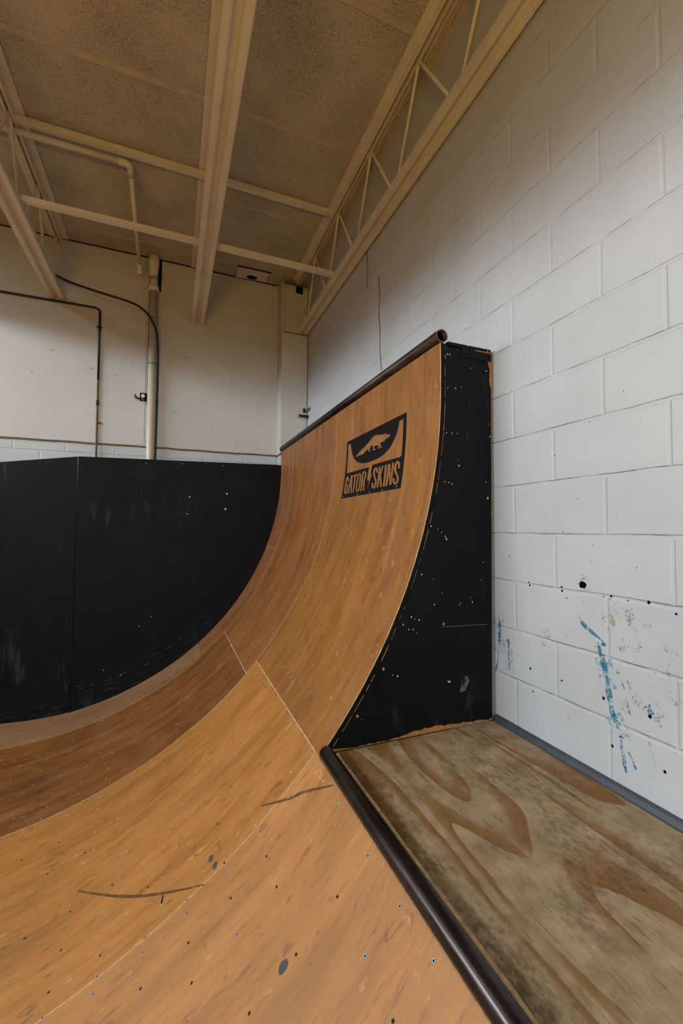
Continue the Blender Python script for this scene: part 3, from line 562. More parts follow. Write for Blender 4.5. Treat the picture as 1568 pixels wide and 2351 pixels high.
# sign stencilled on the tall sheet
LG = json.loads('''{"black":[[2.5494,3.4865],[1.7918,3.49],[1.7823,3.1129],[2.5434,3.1114]],"polys":[[[2.5248,3.4638],[2.485,3.4619],[2.4755,3.4337],[2.4569,3.3984],[2.4227,3.3611],[2.3705,3.3311],[2.3148,3.3137],[2.2557,3.3043],[2.1873,3.3011],[2.1231,3.3021],[2.0512,3.3087],[1.9954,3.3201],[1.9489,3.3402],[1.9106,3.3698],[1.8834,3.4032],[1.8663,3.438],[1.8604,3.4622],[1.8223,3.4637],[1.8163,3.2852],[1.8196,3.2769],[1.8327,3.274],[1.9864,3.2763],[2.127,3.278],[2.18,3.271],[2.3411,3.2729],[2.5167,3.2749]],[[2.1848,3.2738],[2.1447,3.2753],[2.1489,3.2223],[2.134,3.225],[2.1456,3.1977],[2.1662,3.1408],[2.1584,3.1927],[2.1858,3.1918]],[[2.3967,3.3629],[2.3732,3.3731],[2.3345,3.389],[2.3035,3.3972],[2.2804,3.4015],[2.236,3.4149],[2.1999,3.4261],[2.165,3.441],[2.137,3.4448],[2.1057,3.4439],[2.0608,3.4323],[2.0313,3.4315],[2.0117,3.4282],[2.0024,3.43],[1.9939,3.4237],[1.9791,3.4162],[1.9608,3.4176],[1.9538,3.4095],[1.9564,3.4048],[1.9713,3.4019],[1.996,3.4002],[2.0048,3.3944],[2.0231,3.3881],[2.0428,3.3904],[2.0594,3.3912],[2.0605,3.3822],[2.0548,3.3704],[2.0419,3.3612],[2.0632,3.3604],[2.0678,3.3689],[2.0777,3.3792],[2.0795,3.3734],[2.0732,3.3606],[2.0903,3.3621],[2.0881,3.3811],[2.1054,3.3828],[2.137,3.3854],[2.139,3.3746],[2.1361,3.3678],[2.1129,3.3645],[2.1123,3.3605],[2.1492,3.3613],[2.1554,3.3776],[2.1557,3.392],[2.1707,3.3963],[2.1874,3.3865],[2.1953,3.3782],[2.1916,3.3662],[2.1819,3.3629],[2.1981,3.3616],[2.2152,3.3751],[2.2223,3.3846],[2.2455,3.3754],[2.2786,3.3652],[2.3019,3.3632],[2.3423,3.3629]]],"strips":[[[[2.4585,3.2139],[2.4589,3.2167],[2.4594,3.2207],[2.4604,3.2253],[2.4622,3.23],[2.4652,3.2346],[2.4689,3.2394],[2.473,3.244],[2.4778,3.2478],[2.4852,3.2513],[2.4962,3.2536],[2.5052,3.2529],[2.5101,3.2508],[2.5131,3.2477],[2.5154,3.2437],[2.5172,3.239],[2.5187,3.2338],[2.5197,3.2279],[2.5202,3.2214],[2.5205,3.2145],[2.5207,3.2075],[2.5209,3.2003],[2.5211,3.1927],[2.5211,3.1852],[2.5207,3.1782],[2.5201,3.1719],[2.5195,3.166],[2.5182,3.1604],[2.516,3.1552],[2.5125,3.1502],[2.5079,3.1456],[2.5023,3.1414],[2.4932,3.1376],[2.4801,3.1361],[2.4721,3.1375],[2.4668,3.1402],[2.4634,3.1439],[2.4619,3.1487],[2.4615,3.1544],[2.4616,3.1608],[2.4619,3.1676],[2.4624,3.1757],[2.4632,3.1849],[2.464,3.1935],[2.4644,3.1994]],[[2.4805,3.2169],[2.4809,3.2197],[2.4814,3.2236],[2.4823,3.2278],[2.4838,3.2317],[2.4863,3.2356],[2.4896,3.2399],[2.4931,3.2436],[2.4955,3.2456],[2.4949,3.2454],[2.4907,3.2446],[2.4885,3.2447],[2.4894,3.2442],[2.4913,3.2422],[2.4932,3.2388],[2.4948,3.2345],[2.4962,3.2296],[2.4971,3.224],[2.4976,3.2177],[2.4978,3.2109],[2.498,3.204],[2.4982,3.1968],[2.4984,3.1893],[2.4983,3.1819],[2.4979,3.1751],[2.4974,3.1689],[2.4967,3.1632],[2.4956,3.1581],[2.4938,3.1538],[2.4911,3.1499],[2.4877,3.1464],[2.4846,3.1441],[2.4855,3.1443],[2.4903,3.1449],[2.4898,3.1451],[2.4875,3.1463],[2.4853,3.1486],[2.4841,3.1524],[2.4837,3.1577],[2.4839,3.1639],[2.4841,3.1707],[2.4846,3.1787],[2.4854,3.188],[2.4861,3.1966],[2.4866,3.2025]]],[[[2.4855,3.1942],[2.459,3.1953]],[[2.4961,3.2035],[2.4693,3.2044]]],[[[2.433,3.1362],[2.4269,3.1968],[2.4173,3.2515]],[[2.4526,3.1392],[2.4462,3.2002],[2.4363,3.2552]]],[[[2.3865,3.1369],[2.4015,3.1948],[2.4118,3.2513]],[[2.4075,3.139],[2.4226,3.1974],[2.433,3.2543]]],[[[2.4332,3.1761],[2.4004,3.1773]],[[2.4423,3.1843],[2.4092,3.1855]]],[[[2.3844,3.234],[2.3314,3.239]],[[2.4032,3.2481],[2.3494,3.2528]]],[[[2.3547,3.1364],[2.359,3.24]],[[2.3754,3.1391],[2.3794,3.2434]]],[[[2.3049,3.2524],[2.316,3.2525],[2.3218,3.2504],[2.3258,3.247],[2.329,3.2424],[2.3317,3.2359],[2.334,3.2278],[2.3357,3.2189],[2.337,3.2099],[2.3378,3.2006],[2.338,3.1906],[2.3377,3.181],[2.337,3.1727],[2.336,3.1659],[2.3347,3.1601],[2.3328,3.155],[2.3299,3.1503],[2.3254,3.146],[2.3194,3.1422],[2.3116,3.1391],[2.3021,3.1372],[2.2937,3.1372],[2.2871,3.1386],[2.282,3.1413],[2.2784,3.1451],[2.2762,3.1501],[2.2747,3.1562],[2.2739,3.1633],[2.2734,3.171],[2.2735,3.1799],[2.2741,3.19],[2.2749,3.2001],[2.2755,3.2089],[2.2759,3.2162],[2.2761,3.2227],[2.2769,3.2286],[2.2788,3.2342],[2.2826,3.2396],[2.2879,3.2445],[2.2945,3.2488],[2.3049,3.2524]],[[2.3059,3.2445],[2.3023,3.2443],[2.3037,3.2436],[2.3063,3.2414],[2.309,3.2374],[2.3114,3.2315],[2.3135,3.2237],[2.3152,3.215],[2.3164,3.2063],[2.3171,3.1971],[2.3173,3.1874],[2.317,3.1779],[2.3163,3.1698],[2.3154,3.1633],[2.3141,3.1579],[2.3125,3.1535],[2.3104,3.1501],[2.3078,3.1476],[2.3053,3.1459],[2.3039,3.1453],[2.3048,3.1455],[2.305,3.1456],[2.3031,3.146],[2.3005,3.1473],[2.2981,3.1499],[2.2962,3.1541],[2.2948,3.1599],[2.2939,3.1667],[2.2935,3.1742],[2.2935,3.183],[2.2941,3.193],[2.2948,3.2031],[2.2955,3.212],[2.2959,3.2193],[2.2961,3.2258],[2.2968,3.2312],[2.2983,3.2357],[2.3011,3.2396],[2.3047,3.243],[2.3076,3.2449],[2.3059,3.2445]]],[[[2.2433,3.1358],[2.2469,3.2494]],[[2.263,3.1385],[2.2663,3.2529]]],[[[2.2515,3.2456],[2.2474,3.2459],[2.2423,3.2462],[2.2383,3.2463],[2.2376,3.2463],[2.2367,3.2457],[2.234,3.2441],[2.2313,3.2416],[2.2291,3.2382],[2.2276,3.2333],[2.2268,3.2273],[2.2268,3.221],[2.2275,3.2155],[2.2295,3.2107],[2.2327,3.206],[2.2361,3.2019],[2.2384,3.1989]],[[2.2609,3.2539],[2.257,3.2541],[2.2509,3.2545],[2.2426,3.2545],[2.2327,3.2527],[2.2247,3.2494],[2.2189,3.2457],[2.2143,3.2414],[2.2112,3.2366],[2.2094,3.2309],[2.2085,3.2243],[2.2084,3.2177],[2.2092,3.2116],[2.2115,3.2062],[2.2149,3.2011],[2.2183,3.1968],[2.2205,3.1939]]],[[[2.24,3.1978],[2.2341,3.172],[2.2225,3.1386]],[[2.219,3.1951],[2.2132,3.1697],[2.2017,3.1367]]],[[[2.0618,3.2226],[2.0615,3.2251],[2.061,3.2289],[2.0609,3.2333],[2.062,3.2377],[2.0648,3.2421],[2.0687,3.2464],[2.0739,3.2505],[2.0819,3.2545],[2.0925,3.2565],[2.1005,3.2562],[2.1067,3.2545],[2.1115,3.2518],[2.115,3.248],[2.1179,3.2432],[2.12,3.238],[2.1208,3.2328],[2.1202,3.2279],[2.1183,3.2231],[2.1155,3.2182],[2.1116,3.2129],[2.1061,3.2068],[2.0995,3.2004],[2.0931,3.1944],[2.088,3.189],[2.0843,3.1842],[2.0812,3.1799],[2.0791,3.1758],[2.078,3.1714],[2.0781,3.1659],[2.0793,3.1596],[2.0812,3.1538],[2.0834,3.1496],[2.0858,3.1475],[2.088,3.1465],[2.0887,3.1463],[2.0861,3.1459],[2.0851,3.1456],[2.0875,3.1474],[2.0907,3.1503],[2.0933,3.1535],[2.0953,3.1575],[2.097,3.1625],[2.0983,3.1674],[2.0992,3.1708]],[[2.0827,3.2269],[2.0824,3.2294],[2.0819,3.233],[2.0817,3.2367],[2.0824,3.2396],[2.0842,3.2422],[2.0869,3.2452],[2.0894,3.2472],[2.089,3.2472],[2.0864,3.2466],[2.0872,3.2465],[2.0895,3.2459],[2.0919,3.2445],[2.0944,3.2417],[2.0969,3.2376],[2.0986,3.2331],[2.0992,3.2288],[2.0988,3.2251],[2.0973,3.2214],[2.095,3.2174],[2.0918,3.2128],[2.0871,3.2076],[2.0808,3.2016],[2.0742,3.1953],[2.0687,3.1893],[2.0645,3.184],[2.061,3.179],[2.0584,3.1739],[2.057,3.1683],[2.0571,3.162],[2.0584,3.1552],[2.0604,3.1489],[2.0631,3.1438],[2.0669,3.1402],[2.0724,3.1377],[2.0799,3.1366],[2.0906,3.1377],[2.0997,3.1413],[2.1055,3.1453],[2.1102,3.1496],[2.1139,3.1541],[2.1166,3.1592],[2.1185,3.1649],[2.1198,3.1699],[2.1207,3.1733]]],[[[2.0274,3.1367],[2.0342,3.2531]],[[2.0479,3.1396],[2.0546,3.257]]],[[[2.0155,3.2571],[2.0261,3.2339],[2.0362,3.2091]],[[1.9973,3.252],[2.0077,3.229],[2.0175,3.2044]]],[[[2.0425,3.2151],[2.005,3.1389]],[[2.0215,3.2134],[1.9846,3.1378]]],[[[1.9548,3.1368],[1.9631,3.2527]],[[1.9753,3.1397],[1.9835,3.2566]]],[[[1.926,3.1361],[1.9303,3.2525]],[[1.9472,3.1393],[1.9513,3.2567]]],[[[1.9494,3.2542],[1.9041,3.1398]],[[1.9271,3.2517],[1.8826,3.1383]]],[[[1.8812,3.1379],[1.8869,3.2535]],[[1.9016,3.141],[1.9071,3.2575]]],[[[1.82,3.2146],[1.8198,3.2182],[1.8193,3.2234],[1.8193,3.2295],[1.8206,3.2353],[1.8237,3.2408],[1.8281,3.2461],[1.8335,3.251],[1.8417,3.2555],[1.8535,3.2573],[1.8601,3.2557],[1.8645,3.2533],[1.8681,3.2505],[1.8713,3.2471],[1.8743,3.2431],[1.8766,3.2385],[1.8781,3.2338],[1.8785,3.229],[1.8782,3.224],[1.877,3.2189],[1.8749,3.2137],[1.8715,3.2084],[1.8673,3.2032],[1.8627,3.1984],[1.8581,3.1937],[1.853,3.1889],[1.8477,3.1844],[1.8432,3.1804],[1.8398,3.1767],[1.8372,3.1732],[1.8353,3.1696],[1.834,3.1663],[1.8336,3.1629],[1.8339,3.1592],[1.8351,3.1552],[1.837,3.1516],[1.8391,3.149],[1.8419,3.1473],[1.8451,3.146],[1.8476,3.1454],[1.8464,3.1452],[1.8453,3.1449],[1.8476,3.1466],[1.8506,3.1495],[1.853,3.1525],[1.8548,3.1561],[1.8561,3.1608],[1.8571,3.1653],[1.8577,3.1685]],[[1.8396,3.2187],[1.8394,3.2224],[1.8389,3.2275],[1.8389,3.2329],[1.8398,3.2372],[1.842,3.2409],[1.8452,3.2448],[1.8483,3.2477],[1.848,3.2478],[1.8436,3.2469],[1.8444,3.2466],[1.847,3.2451],[1.8497,3.243],[1.8523,3.2402],[1.8547,3.2367],[1.8567,3.2328],[1.8579,3.2289],[1.8583,3.225],[1.858,3.2208],[1.857,3.2166],[1.8553,3.2125],[1.8528,3.2084],[1.8493,3.2042],[1.8451,3.1997],[1.8409,3.1953],[1.8365,3.1911],[1.8315,3.1868],[1.8263,3.1822],[1.8219,3.1774],[1.8186,3.1728],[1.8162,3.1683],[1.8146,3.1639],[1.8139,3.1594],[1.8143,3.1548],[1.8157,3.15],[1.818,3.1456],[1.8211,3.1419],[1.8255,3.139],[1.8312,3.1367],[1.8383,3.1354],[1.8483,3.136],[1.8578,3.1397],[1.8639,3.1439],[1.8686,3.1482],[1.8723,3.1528],[1.8748,3.1579],[1.8764,3.1632],[1.8774,3.168],[1.878,3.1712]]]],"blue":[[2.6953,0.4341],[2.6762,0.5922],[2.6735,0.7426],[2.6728,0.898],[2.4356,1.0506],[2.2218,1.1988],[2.0627,1.3504],[1.7677,1.6478],[1.7633,1.3486],[2.0734,1.0447],[2.0712,1.2],[2.082,0.8961],[1.7704,1.0443],[1.7787,0.7395],[1.5591,1.0471],[1.5087,1.1959],[1.508,1.0437],[1.5584,0.8922],[1.5045,1.3458],[1.5519,1.3493],[1.5038,1.4961],[1.5119,1.6426],[1.5586,1.6443],[1.5166,1.794],[1.2739,1.7967],[1.2713,1.4995],[1.2692,1.9249],[1.5557,1.201],[1.0493,1.9183],[0.8836,1.9223],[0.8937,1.8003],[0.7498,1.923],[2.4575,1.9257],[2.2368,1.9197],[2.0723,1.9194],[1.9373,1.9189],[1.7766,1.9187],[1.6305,1.9203],[1.5672,1.9227],[1.5179,1.9166],[2.5791,1.9656],[2.4282,1.9669],[2.2714,1.9647],[2.1169,1.964],[1.9599,1.9651],[1.8089,1.9634],[1.6588,1.963],[1.5323,1.9634],[1.5483,2.359],[1.5494,2.2058],[1.5401,2.0582],[1.7966,2.0603],[2.0713,1.7986],[2.4437,1.6499],[2.0615,1.6458],[2.4802,2.0605],[2.7089,2.2118],[2.7169,1.9665],[2.7554,1.9535],[1.5749,3.4383],[1.5677,3.289],[1.5703,3.1273],[1.5652,2.9685],[1.5604,2.8186],[1.5511,2.6638],[1.551,2.5176],[1.5496,2.3582],[1.5787,3.7143],[1.5826,3.5922],[1.5755,3.4398],[2.5098,3.1236],[2.2948,3.1198],[2.1297,3.1215],[1.9743,3.1196],[1.8254,3.1257]],"brown":[[2.4534,0.7411],[1.9257,1.0469],[1.9354,0.8918],[1.9414,0.7385],[1.7743,0.8953],[1.6309,1.0455],[1.6341,0.8904],[1.3964,1.1951],[1.3986,1.3467],[1.2726,1.3513],[1.3997,1.499],[1.2734,1.6477],[1.403,1.6454],[1.0601,1.6469],[1.0614,1.4986],[1.0605,1.7981],[2.2569,0.8882],[2.2595,0.7373],[2.4615,0.5847],[1.7639,1.199],[1.7637,1.4949],[1.5546,1.4962],[0.7616,1.7971]],"dots":[[3.7033,0.1255],[3.8934,0.1206],[3.3933,0.2719],[2.8799,0.4339],[3.6643,0.2142],[3.546,0.2743],[3.7023,0.2777],[3.2039,0.4379],[3.9175,0.2599],[3.3688,0.4416],[2.7561,0.5942],[3.5214,0.4379],[2.8653,0.5938],[3.9547,0.3438],[2.9875,0.5929],[4.0801,0.3986],[3.1813,0.5945],[3.4971,0.5919],[3.6655,0.5682],[2.6798,0.7622],[2.8543,0.749],[2.9792,0.7449],[3.8523,0.5923],[3.1677,0.7443],[3.5866,0.6836],[3.4933,0.7463],[3.8243,0.7123],[2.5679,0.897],[2.6812,0.8957],[3.8449,0.7437],[2.8548,0.8994],[2.966,0.8971],[3.1541,0.8969],[3.8286,0.9073],[3.4157,0.9595],[3.2615,1.056],[3.1407,1.3472],[3.2854,1.3534],[3.3108,1.3733],[2.4264,1.354],[2.3895,1.4093],[2.2473,1.4265],[2.2964,1.4733],[2.4422,1.6498],[2.0676,1.6422],[2.0658,1.8008],[2.0518,1.4996],[2.0712,1.2],[2.3672,1.0176],[2.3741,0.9123],[2.2409,0.9275],[1.7677,1.6478],[1.5648,1.6397],[1.5136,1.643],[1.276,1.7967],[1.4052,1.9188],[1.2692,1.9249],[1.6099,1.8333],[2.7864,2.8111],[2.7224,2.6656],[2.4822,2.5147],[2.1308,2.3612],[2.7645,2.5514],[2.7696,2.3989],[2.7247,2.2869],[2.7045,2.2114],[2.7652,2.1054],[2.4788,2.0613],[2.9867,2.1077],[2.9385,2.0373],[2.9993,1.9441],[2.5864,1.9658],[2.4333,1.9666],[2.3004,2.0592],[2.1407,2.0558],[1.9718,2.6687],[1.8092,2.8198],[2.1236,2.6652],[2.1769,2.6798],[3.9059,3.3193]],"scuff1":[[2.0237,0.9045],[1.8795,1.0405],[1.7722,1.1491],[1.668,1.2687],[1.5476,1.4159]],"scuff2":[[1.623,1.68],[1.5165,1.7793],[1.458,1.8464],[1.3461,1.9403]],"stain":[[1.0821,1.6104],[1.0628,1.6214],[1.0555,1.6088],[1.0555,1.5946],[1.0675,1.5914],[1.0798,1.5981]],"stain2":[[1.6472,1.4392],[1.6163,1.4582],[1.6221,1.4477]],"stain3":[[1.5976,1.4524],[1.5698,1.471],[1.57,1.4638],[1.5865,1.4513]],"gouge":[[1.6387,1.2513],[1.6705,1.2587],[1.6649,1.2605],[1.634,1.2578]]}''')
def cyl(bm, off):
    for v in bm.verts: v.co = Vector(RP(v.co.x, v.co.y, off))
def slice_s(bm, step=.03):
    ss = [v.co.y for v in bm.verts]; a = min(ss)+step
    while a < max(ss):
        bmesh.ops.bisect_plane(bm, geom=bm.verts[:]+bm.edges[:]+bm.faces[:], plane_co=(0, a, 0), plane_no=(0, 1, 0)); a += step
def set_uv(bm):
    u = bm.loops.layers.uv.verify()
    for f in bm.faces:
        for l in f.loops: l[u].uv = (l.vert.co.x, l.vert.co.y)
def face_up(bm):
    for f in bm.faces:
        f.normal_update(); c = f.calc_center_median(); inward = Vector((CX-c.x, 0, CZR-c.z)) if c.z < CZR else Vector((-1, 0, 0))
        if f.normal.dot(inward) < 0: f.normal_flip()
bm = B(); bm.faces.new([bm.verts.new((u, v, 0)) for u, v in LG['black']]); slice_s(bm); cyl(bm, .0005); face_up(bm)
sign = link('sign_stencil', bm, M['logo'], ramp, label='black rectangle with a ramp, an animal and the words GATOR SKINS')
bm = B()
for P in LG['polys']:
    f = bm.faces.new([bm.verts.new((u, v, 0)) for u, v in P]); 
for L, R_ in LG['strips']:
    A = [bm.verts.new((u, v, 0)) for u, v in L]; Bv = [bm.verts.new((u, v, 0)) for u, v in R_]
    for i in range(len(A)-1): bm.faces.new((A[i], Bv[i], Bv[i+1], A[i+1]))
bm.normal_update(); bmesh.ops.triangulate(bm, faces=bm.faces[:], ngon_method='EAR_CLIP')
slice_s(bm); set_uv(bm); cyl(bm, .0010); face_up(bm)
link('sign_figure', bm, M['m_c'], sign, label='brown animal, ramp outline, lightning bolt and lettering')

# scuffs and stains on the near sheet
rampfn = lambda u, v, off: RP(u, v, off)
for key, w in (('scuff1', .011), ('scuff2', .012)):
    d = dense(LG[key]); m = len(d); bm = B(); ribbon(bm, d, [w*(.35+.65*math.sin(PI*(i+.5)/m)) for i in range(m)], .0006, rampfn); face_up(bm); link('scuff_mark', bm, M['scuff'], ramp, label='dark wheel scuff')
for key in ('stain', 'stain2', 'stain3'):
    us = [p[0] for p in LG[key]]; vs_ = [p[1] for p in LG[key]]; uc, vc, ru, rv = (min(us)+max(us))/2, (min(vs_)+max(vs_))/2, (max(us)-min(us))*.52, (max(vs_)-min(vs_))*.52
    bm = B(); bm.faces.new([bm.verts.new(RP(uc+ru*math.cos(2*PI*k/20)*random.uniform(.9, 1.08), vc+rv*math.sin(2*PI*k/20)*random.uniform(.9, 1.08), .0006)) for k in range(20)]); face_up(bm); link('scuff_mark', bm, M['stain'], ramp, label='grey stain')
bm = B(); bm.faces.new([bm.verts.new(RP(u, v, .0006)) for u, v in LG['gouge']]); face_up(bm); link('gouge', bm, M['dark'], ramp)

# screws: a countersunk head with a dark socket
def screw_mesh(name, m1, m2, r):
    bm = B(); n = 14
    def ring(q, z): return [bm.verts.new((q*math.cos(2*PI*k/n), q*math.sin(2*PI*k/n), z)) for k in range(n)]
    R = [ring(r, 0), ring(r*.92, .0008), ring(r*.5, .0007), ring(r*.36, .0002)]
    for a, b in zip(R, R[1:]):
        for k in range(n):
            f = bm.faces.new((a[k], a[(k+1) % n], b[(k+1) % n], b[k])); f.material_index = 1 if b is R[3] else 0
    f = bm.faces.new(R[3]); f.material_index = 1
    me = bpy.data.meshes.new(name); bm.to_mesh(me); bm.free(); me.materials.append(m1); me.materials.append(m2); return me
ms = screw_mesh('screw', M['screw'], M['dark'], .0047); mb = screw_mesh('screw_sunk', M['screwdark'], M['dark'], .0042)
def place_screw(me, y, s, name='screw'):
    o = bpy.data.objects.new(name, me); COL.objects.link(o)
    p = Vector(RP(y, s, .0012 if abs(y-2.2) < .45 and s > 3.0 else .0002)); q = Vector(RP(y, s, .1)); z = (q-p).normalized(); x = Vector((0, 1, 0)); yv = z.cross(x)
    o.matrix_world = Matrix((x, yv, z)).transposed().to_4x4(); o.location = p
    o.parent = ramp; o.matrix_parent_inverse = Matrix.Translation(-Vector(ramp.location))
    return o
for y, s in LG['blue'][:76]: place_screw(ms, y, s)
for y, s in LG['brown']:
    o = place_screw(mb, y, s); o['label'] = 'sunk brown screw'
# the far ones are specks: one object
bm = B(); far = [tuple(p) for p in LG['dots']]
for k in range(13):
    far.append((Y4-.03, .2+.26*k)); far.append((Y3-.03, .25+.27*k)); far.append((Y4+.035, .3+.25*k))
for y, s in far:
    if s > STOP-.02: continue
    ring = [bm.verts.new(RP(y+.0042*math.cos(2*PI*k/8), s+.0042*math.sin(2*PI*k/8), .0007)) for k in range(8)]; bm.faces.new(ring)
face_up(bm); o = link('screw_heads', bm, M['chip'], ramp); o['kind'] = 'stuff'

# ---------------------------------------------------------------- the low platform
deck = thing('ramp_platform', 'low weathered plywood platform beside the white block wall, edged with a dark steel pipe', 'platform', (.95, .3, FZ))
ztop, zbot = -.830, -.848
bm = B(); box(bm, .5920, 1.320, -2.2, 1.506, zbot, ztop)
link('deck_board', bm, M['deck'], deck, label='weathered plywood top')
bm = B(); n = 80; A = []
for i in range(n+1):
    y = -2.2 + (1.505+2.2)*i/n; w = random.uniform(-.0012, .0012) + (.002 if random.random() < .12 else 0)
    A.append([bm.verts.new(p) for p in ((.5800, y, -.8400), (.5812+w*.5, y, -.8322), (.5925+w, y, -.8296), (.5925+w, y, -.8400))])
for p, q in zip(A, A[1:]):
    for k in range(4): bm.faces.new((p[k], p[(k+1) % 4], q[(k+1) % 4], q[k]))
bm.faces.new(A[0]); bm.faces.new(A[-1]); link('worn_edge', fix(bm), M['underply'], deck, label='pale worn plywood edge')
bm = B(); px, pz, pr = .5395, -.8150, .0268; pts = [(px, -2.2, pz), (px, 1.482, pz)]; rr = [pr, pr]
for k in range(1, 6):
    a = k/5*PI/2*.9; pts.append((px, 1.482+.020*math.sin(a), pz)); rr.append(pr*(.35+.65*math.cos(a)))
tube(bm, pts, rr, 32); link('edge_pipe', fix(bm), M['steel'], deck, label='dark steel pipe')
bm = box(B(), .562, .580, -2.2, 1.505, -.90, -.842); link('edge_rail', bm, M['black2'], deck)
for y in (-2.1, -.6, .6, 1.4):
    bm = box(B(), .6, 1.31, y-.02, y+.02, -.94, zbot-.0005); link('floor_joist', bm, M['underply'], deck)
for x in (.64, 1.27):
    for y in (-2.1, 1.4):
        bm = box(B(), x-.04, x+.04, y-.06, y-.021, FZ, -.86); link('post', bm, M['underply'], deck)

# ---------------------------------------------------------------- black boards across the far end
bb = thing('backboard', 'black painted board closing the far end, right one, against the curve of the ramp', 'board', (.15, 4.35, FZ), 'black boards at the far end of the ramp')
bm = B(); prism(bm, [(-.772, -1.66), (1.10, -1.66), (1.10, .668), (-.772, .634)], 1, 4.3445, 4.3565)
b1 = link('board', fix(bm), M['black2'], bb)
bm = B()
for x, z in PD['back']: flat_chip(bm, x, z, .0055, 4.3438)
for x, z in PD['backbig']:
    flat_chip(bm, x, z, .011, 4.3438)
link('paint_chips', fix(bm), M['chip'], b1)['kind'] = 'stuff'
bm = B()
for k in range(46):
    x = random.uniform(-.75, .35); zs = RP(0, max(0, (x-CX)*1.05))[2]; t = (x-CX); zc = CZR-math.sqrt(RR*RR-t*t); z = zc + random.uniform(.015, .22)
    sl = t/math.sqrt(RR*RR-t*t)*.9; L = random.uniform(.02, .10)
    ribbon(bm, [(x, z), (x+L, z+L*sl)], random.uniform(.0012, .004), 0, lambda u, v, off: (u, 4.3440, v))
link('scrapes', fix(bm), M['stain'], b1, label='pale scrapes above the ramp')['kind'] = 'stuff'
bm = box(B(), -.7, 1.05, 4.357, 4.395, FZ, -1.68); box(bm, -.75, -.68, 4.3568, 4.40, FZ, .55); box(bm, .9, .97, 4.3568, 4.40, FZ, .55); link('frame', bm, M['underply'], bb)
bl = thing('backboard', 'black painted board closing the far end, left one, turned slightly away', 'board', (-1.4, 4.42, FZ), 'black boards at the far end of the ramp')
bm = B(); prism(bm, [(0, -1.586), (.12, -1.603), (.25, -1.618), (.42, -1.6285), (1.75, -1.6285), (1.75, .43), (.566, .557), (0, .632)], 1, 0, .012)
fix(bm); bmesh.ops.transform(bm, matrix=Matrix.Translation((-.7765, 4.3445, 0)) @ Matrix(((-1, 0, 0, 0), (.108, 1, 0, 0), (0, 0, 1, 0), (0, 0, 0, 1))), verts=bm.verts[:])
fix(bm); b2 = link('board', bm, M['black'], bl)
bm = B()
for k in range(24):
    t = random.uniform(.05, .9); z = -1.60 + random.uniform(.0, .10); L = random.uniform(.03, .12)
    ribbon(bm, [(t, z), (t+L, z-.012)], random.uniform(.001, .003), 0, lambda u, v, off: (-.7765-u, 4.3445+.108*u-.0007, v))
link('scrapes', fix(bm), M['stain'], b2, label='pale scrapes above the ramp')['kind'] = 'stuff'
# ---------------------------------------------------------------- steel roof joists
APEX = [1.998 + .6275*k for k in range(-5, 5)]
def chord_profile(cx, w, z0, h):
    """bottom chord: two angles with a rounded trough between them"""
    a = w/2; gp = .021; P = [(-a, z0), (-a, z0+h)]
    P += [(a, z0+h), (a, z0)]
    P += [(gp+.006, z0)]
    for k in range(7):
        t = k/6*PI; P.append((gp*math.cos(t), z0+.006+.026*math.sin(t)**.7 if 0 < k < 6 else z0+.006))
    P += [(-gp-.006, z0)]
    return [(cx+x, z) for x, z in P]
def top_profile(cx, w):
    a = w/2; zt = CZ-.0045
    return [(cx-a, zt), (cx+a, zt), (cx+a, zt-.006), (cx+.030, zt-.008), (cx+.024, zt-.02), (cx+.022, zt-.048), (cx+.010, zt-.050), (cx+.008, zt-.02),
            (cx-.008, zt-.02), (cx-.010, zt-.050), (cx-.022, zt-.048), (cx-.024, zt-.02), (cx-.030, zt-.008), (cx-a, zt-.006)]
def joist(cx, tx, label, shift, y_end, apex):
    t = thing('roof_joist', label, 'roof joist', (cx, 1.0, CZ), 'steel roof joists')
    bm = B(); prism(bm, chord_profile(cx, .127 if cx < 1 else .106, 2.10, .05), 1, -2.498, y_end); fix(bm); bevel_edges = [e for e in bm.edges if abs(e.verts[0].co.y-e.verts[1].co.y) > 1]
    bmesh.ops.bevel(bm, geom=bevel_edges, offset=.004, segments=2, affect='EDGES'); link('bottom_chord', bm, M['joist'], t)
    bm = B(); prism(bm, top_profile(tx, .155 if cx < 1 else .135), 1, -2.498, WY-.012 if cx < 1 else 4.37); link('top_chord', fix(bm), M['joist'], t)
    r = .0095
    for y in apex:
        for sgn in (-1, 1):
            ye = y+sgn*.306
            if ye > (WY-.02 if cx < 1 else 4.37): continue
            bm = B(); tube(bm, arcpath([(cx, y+sgn*.004, CZ-.028), (tx*.35+cx*.65, y+sgn*.012, CZ-.045), (cx, ye, 2.135)], .03, 4), r, 10); link('web_rod', fix(bm), M['joist'], t)
    return t
jl = joist(-1.014, -1.012, 'cream steel roof joist at the left, ending above the dark pipe on the back wall', 0, WY-.004, [3.235-.6275*k for k in range(4)][::-1] + [3.862, 4.487])
jm = joist(.2145, .2205, 'middle cream steel roof joist, seen from below, between two ceiling bays', 0, WY-.004, [1.37+.6275*k for k in range(-2, 5)])
jr = joist(1.2815, 1.238, 'cream steel roof joist at the right, close along the white block wall', 0, 4.40, [a for a in APEX if a > -1])

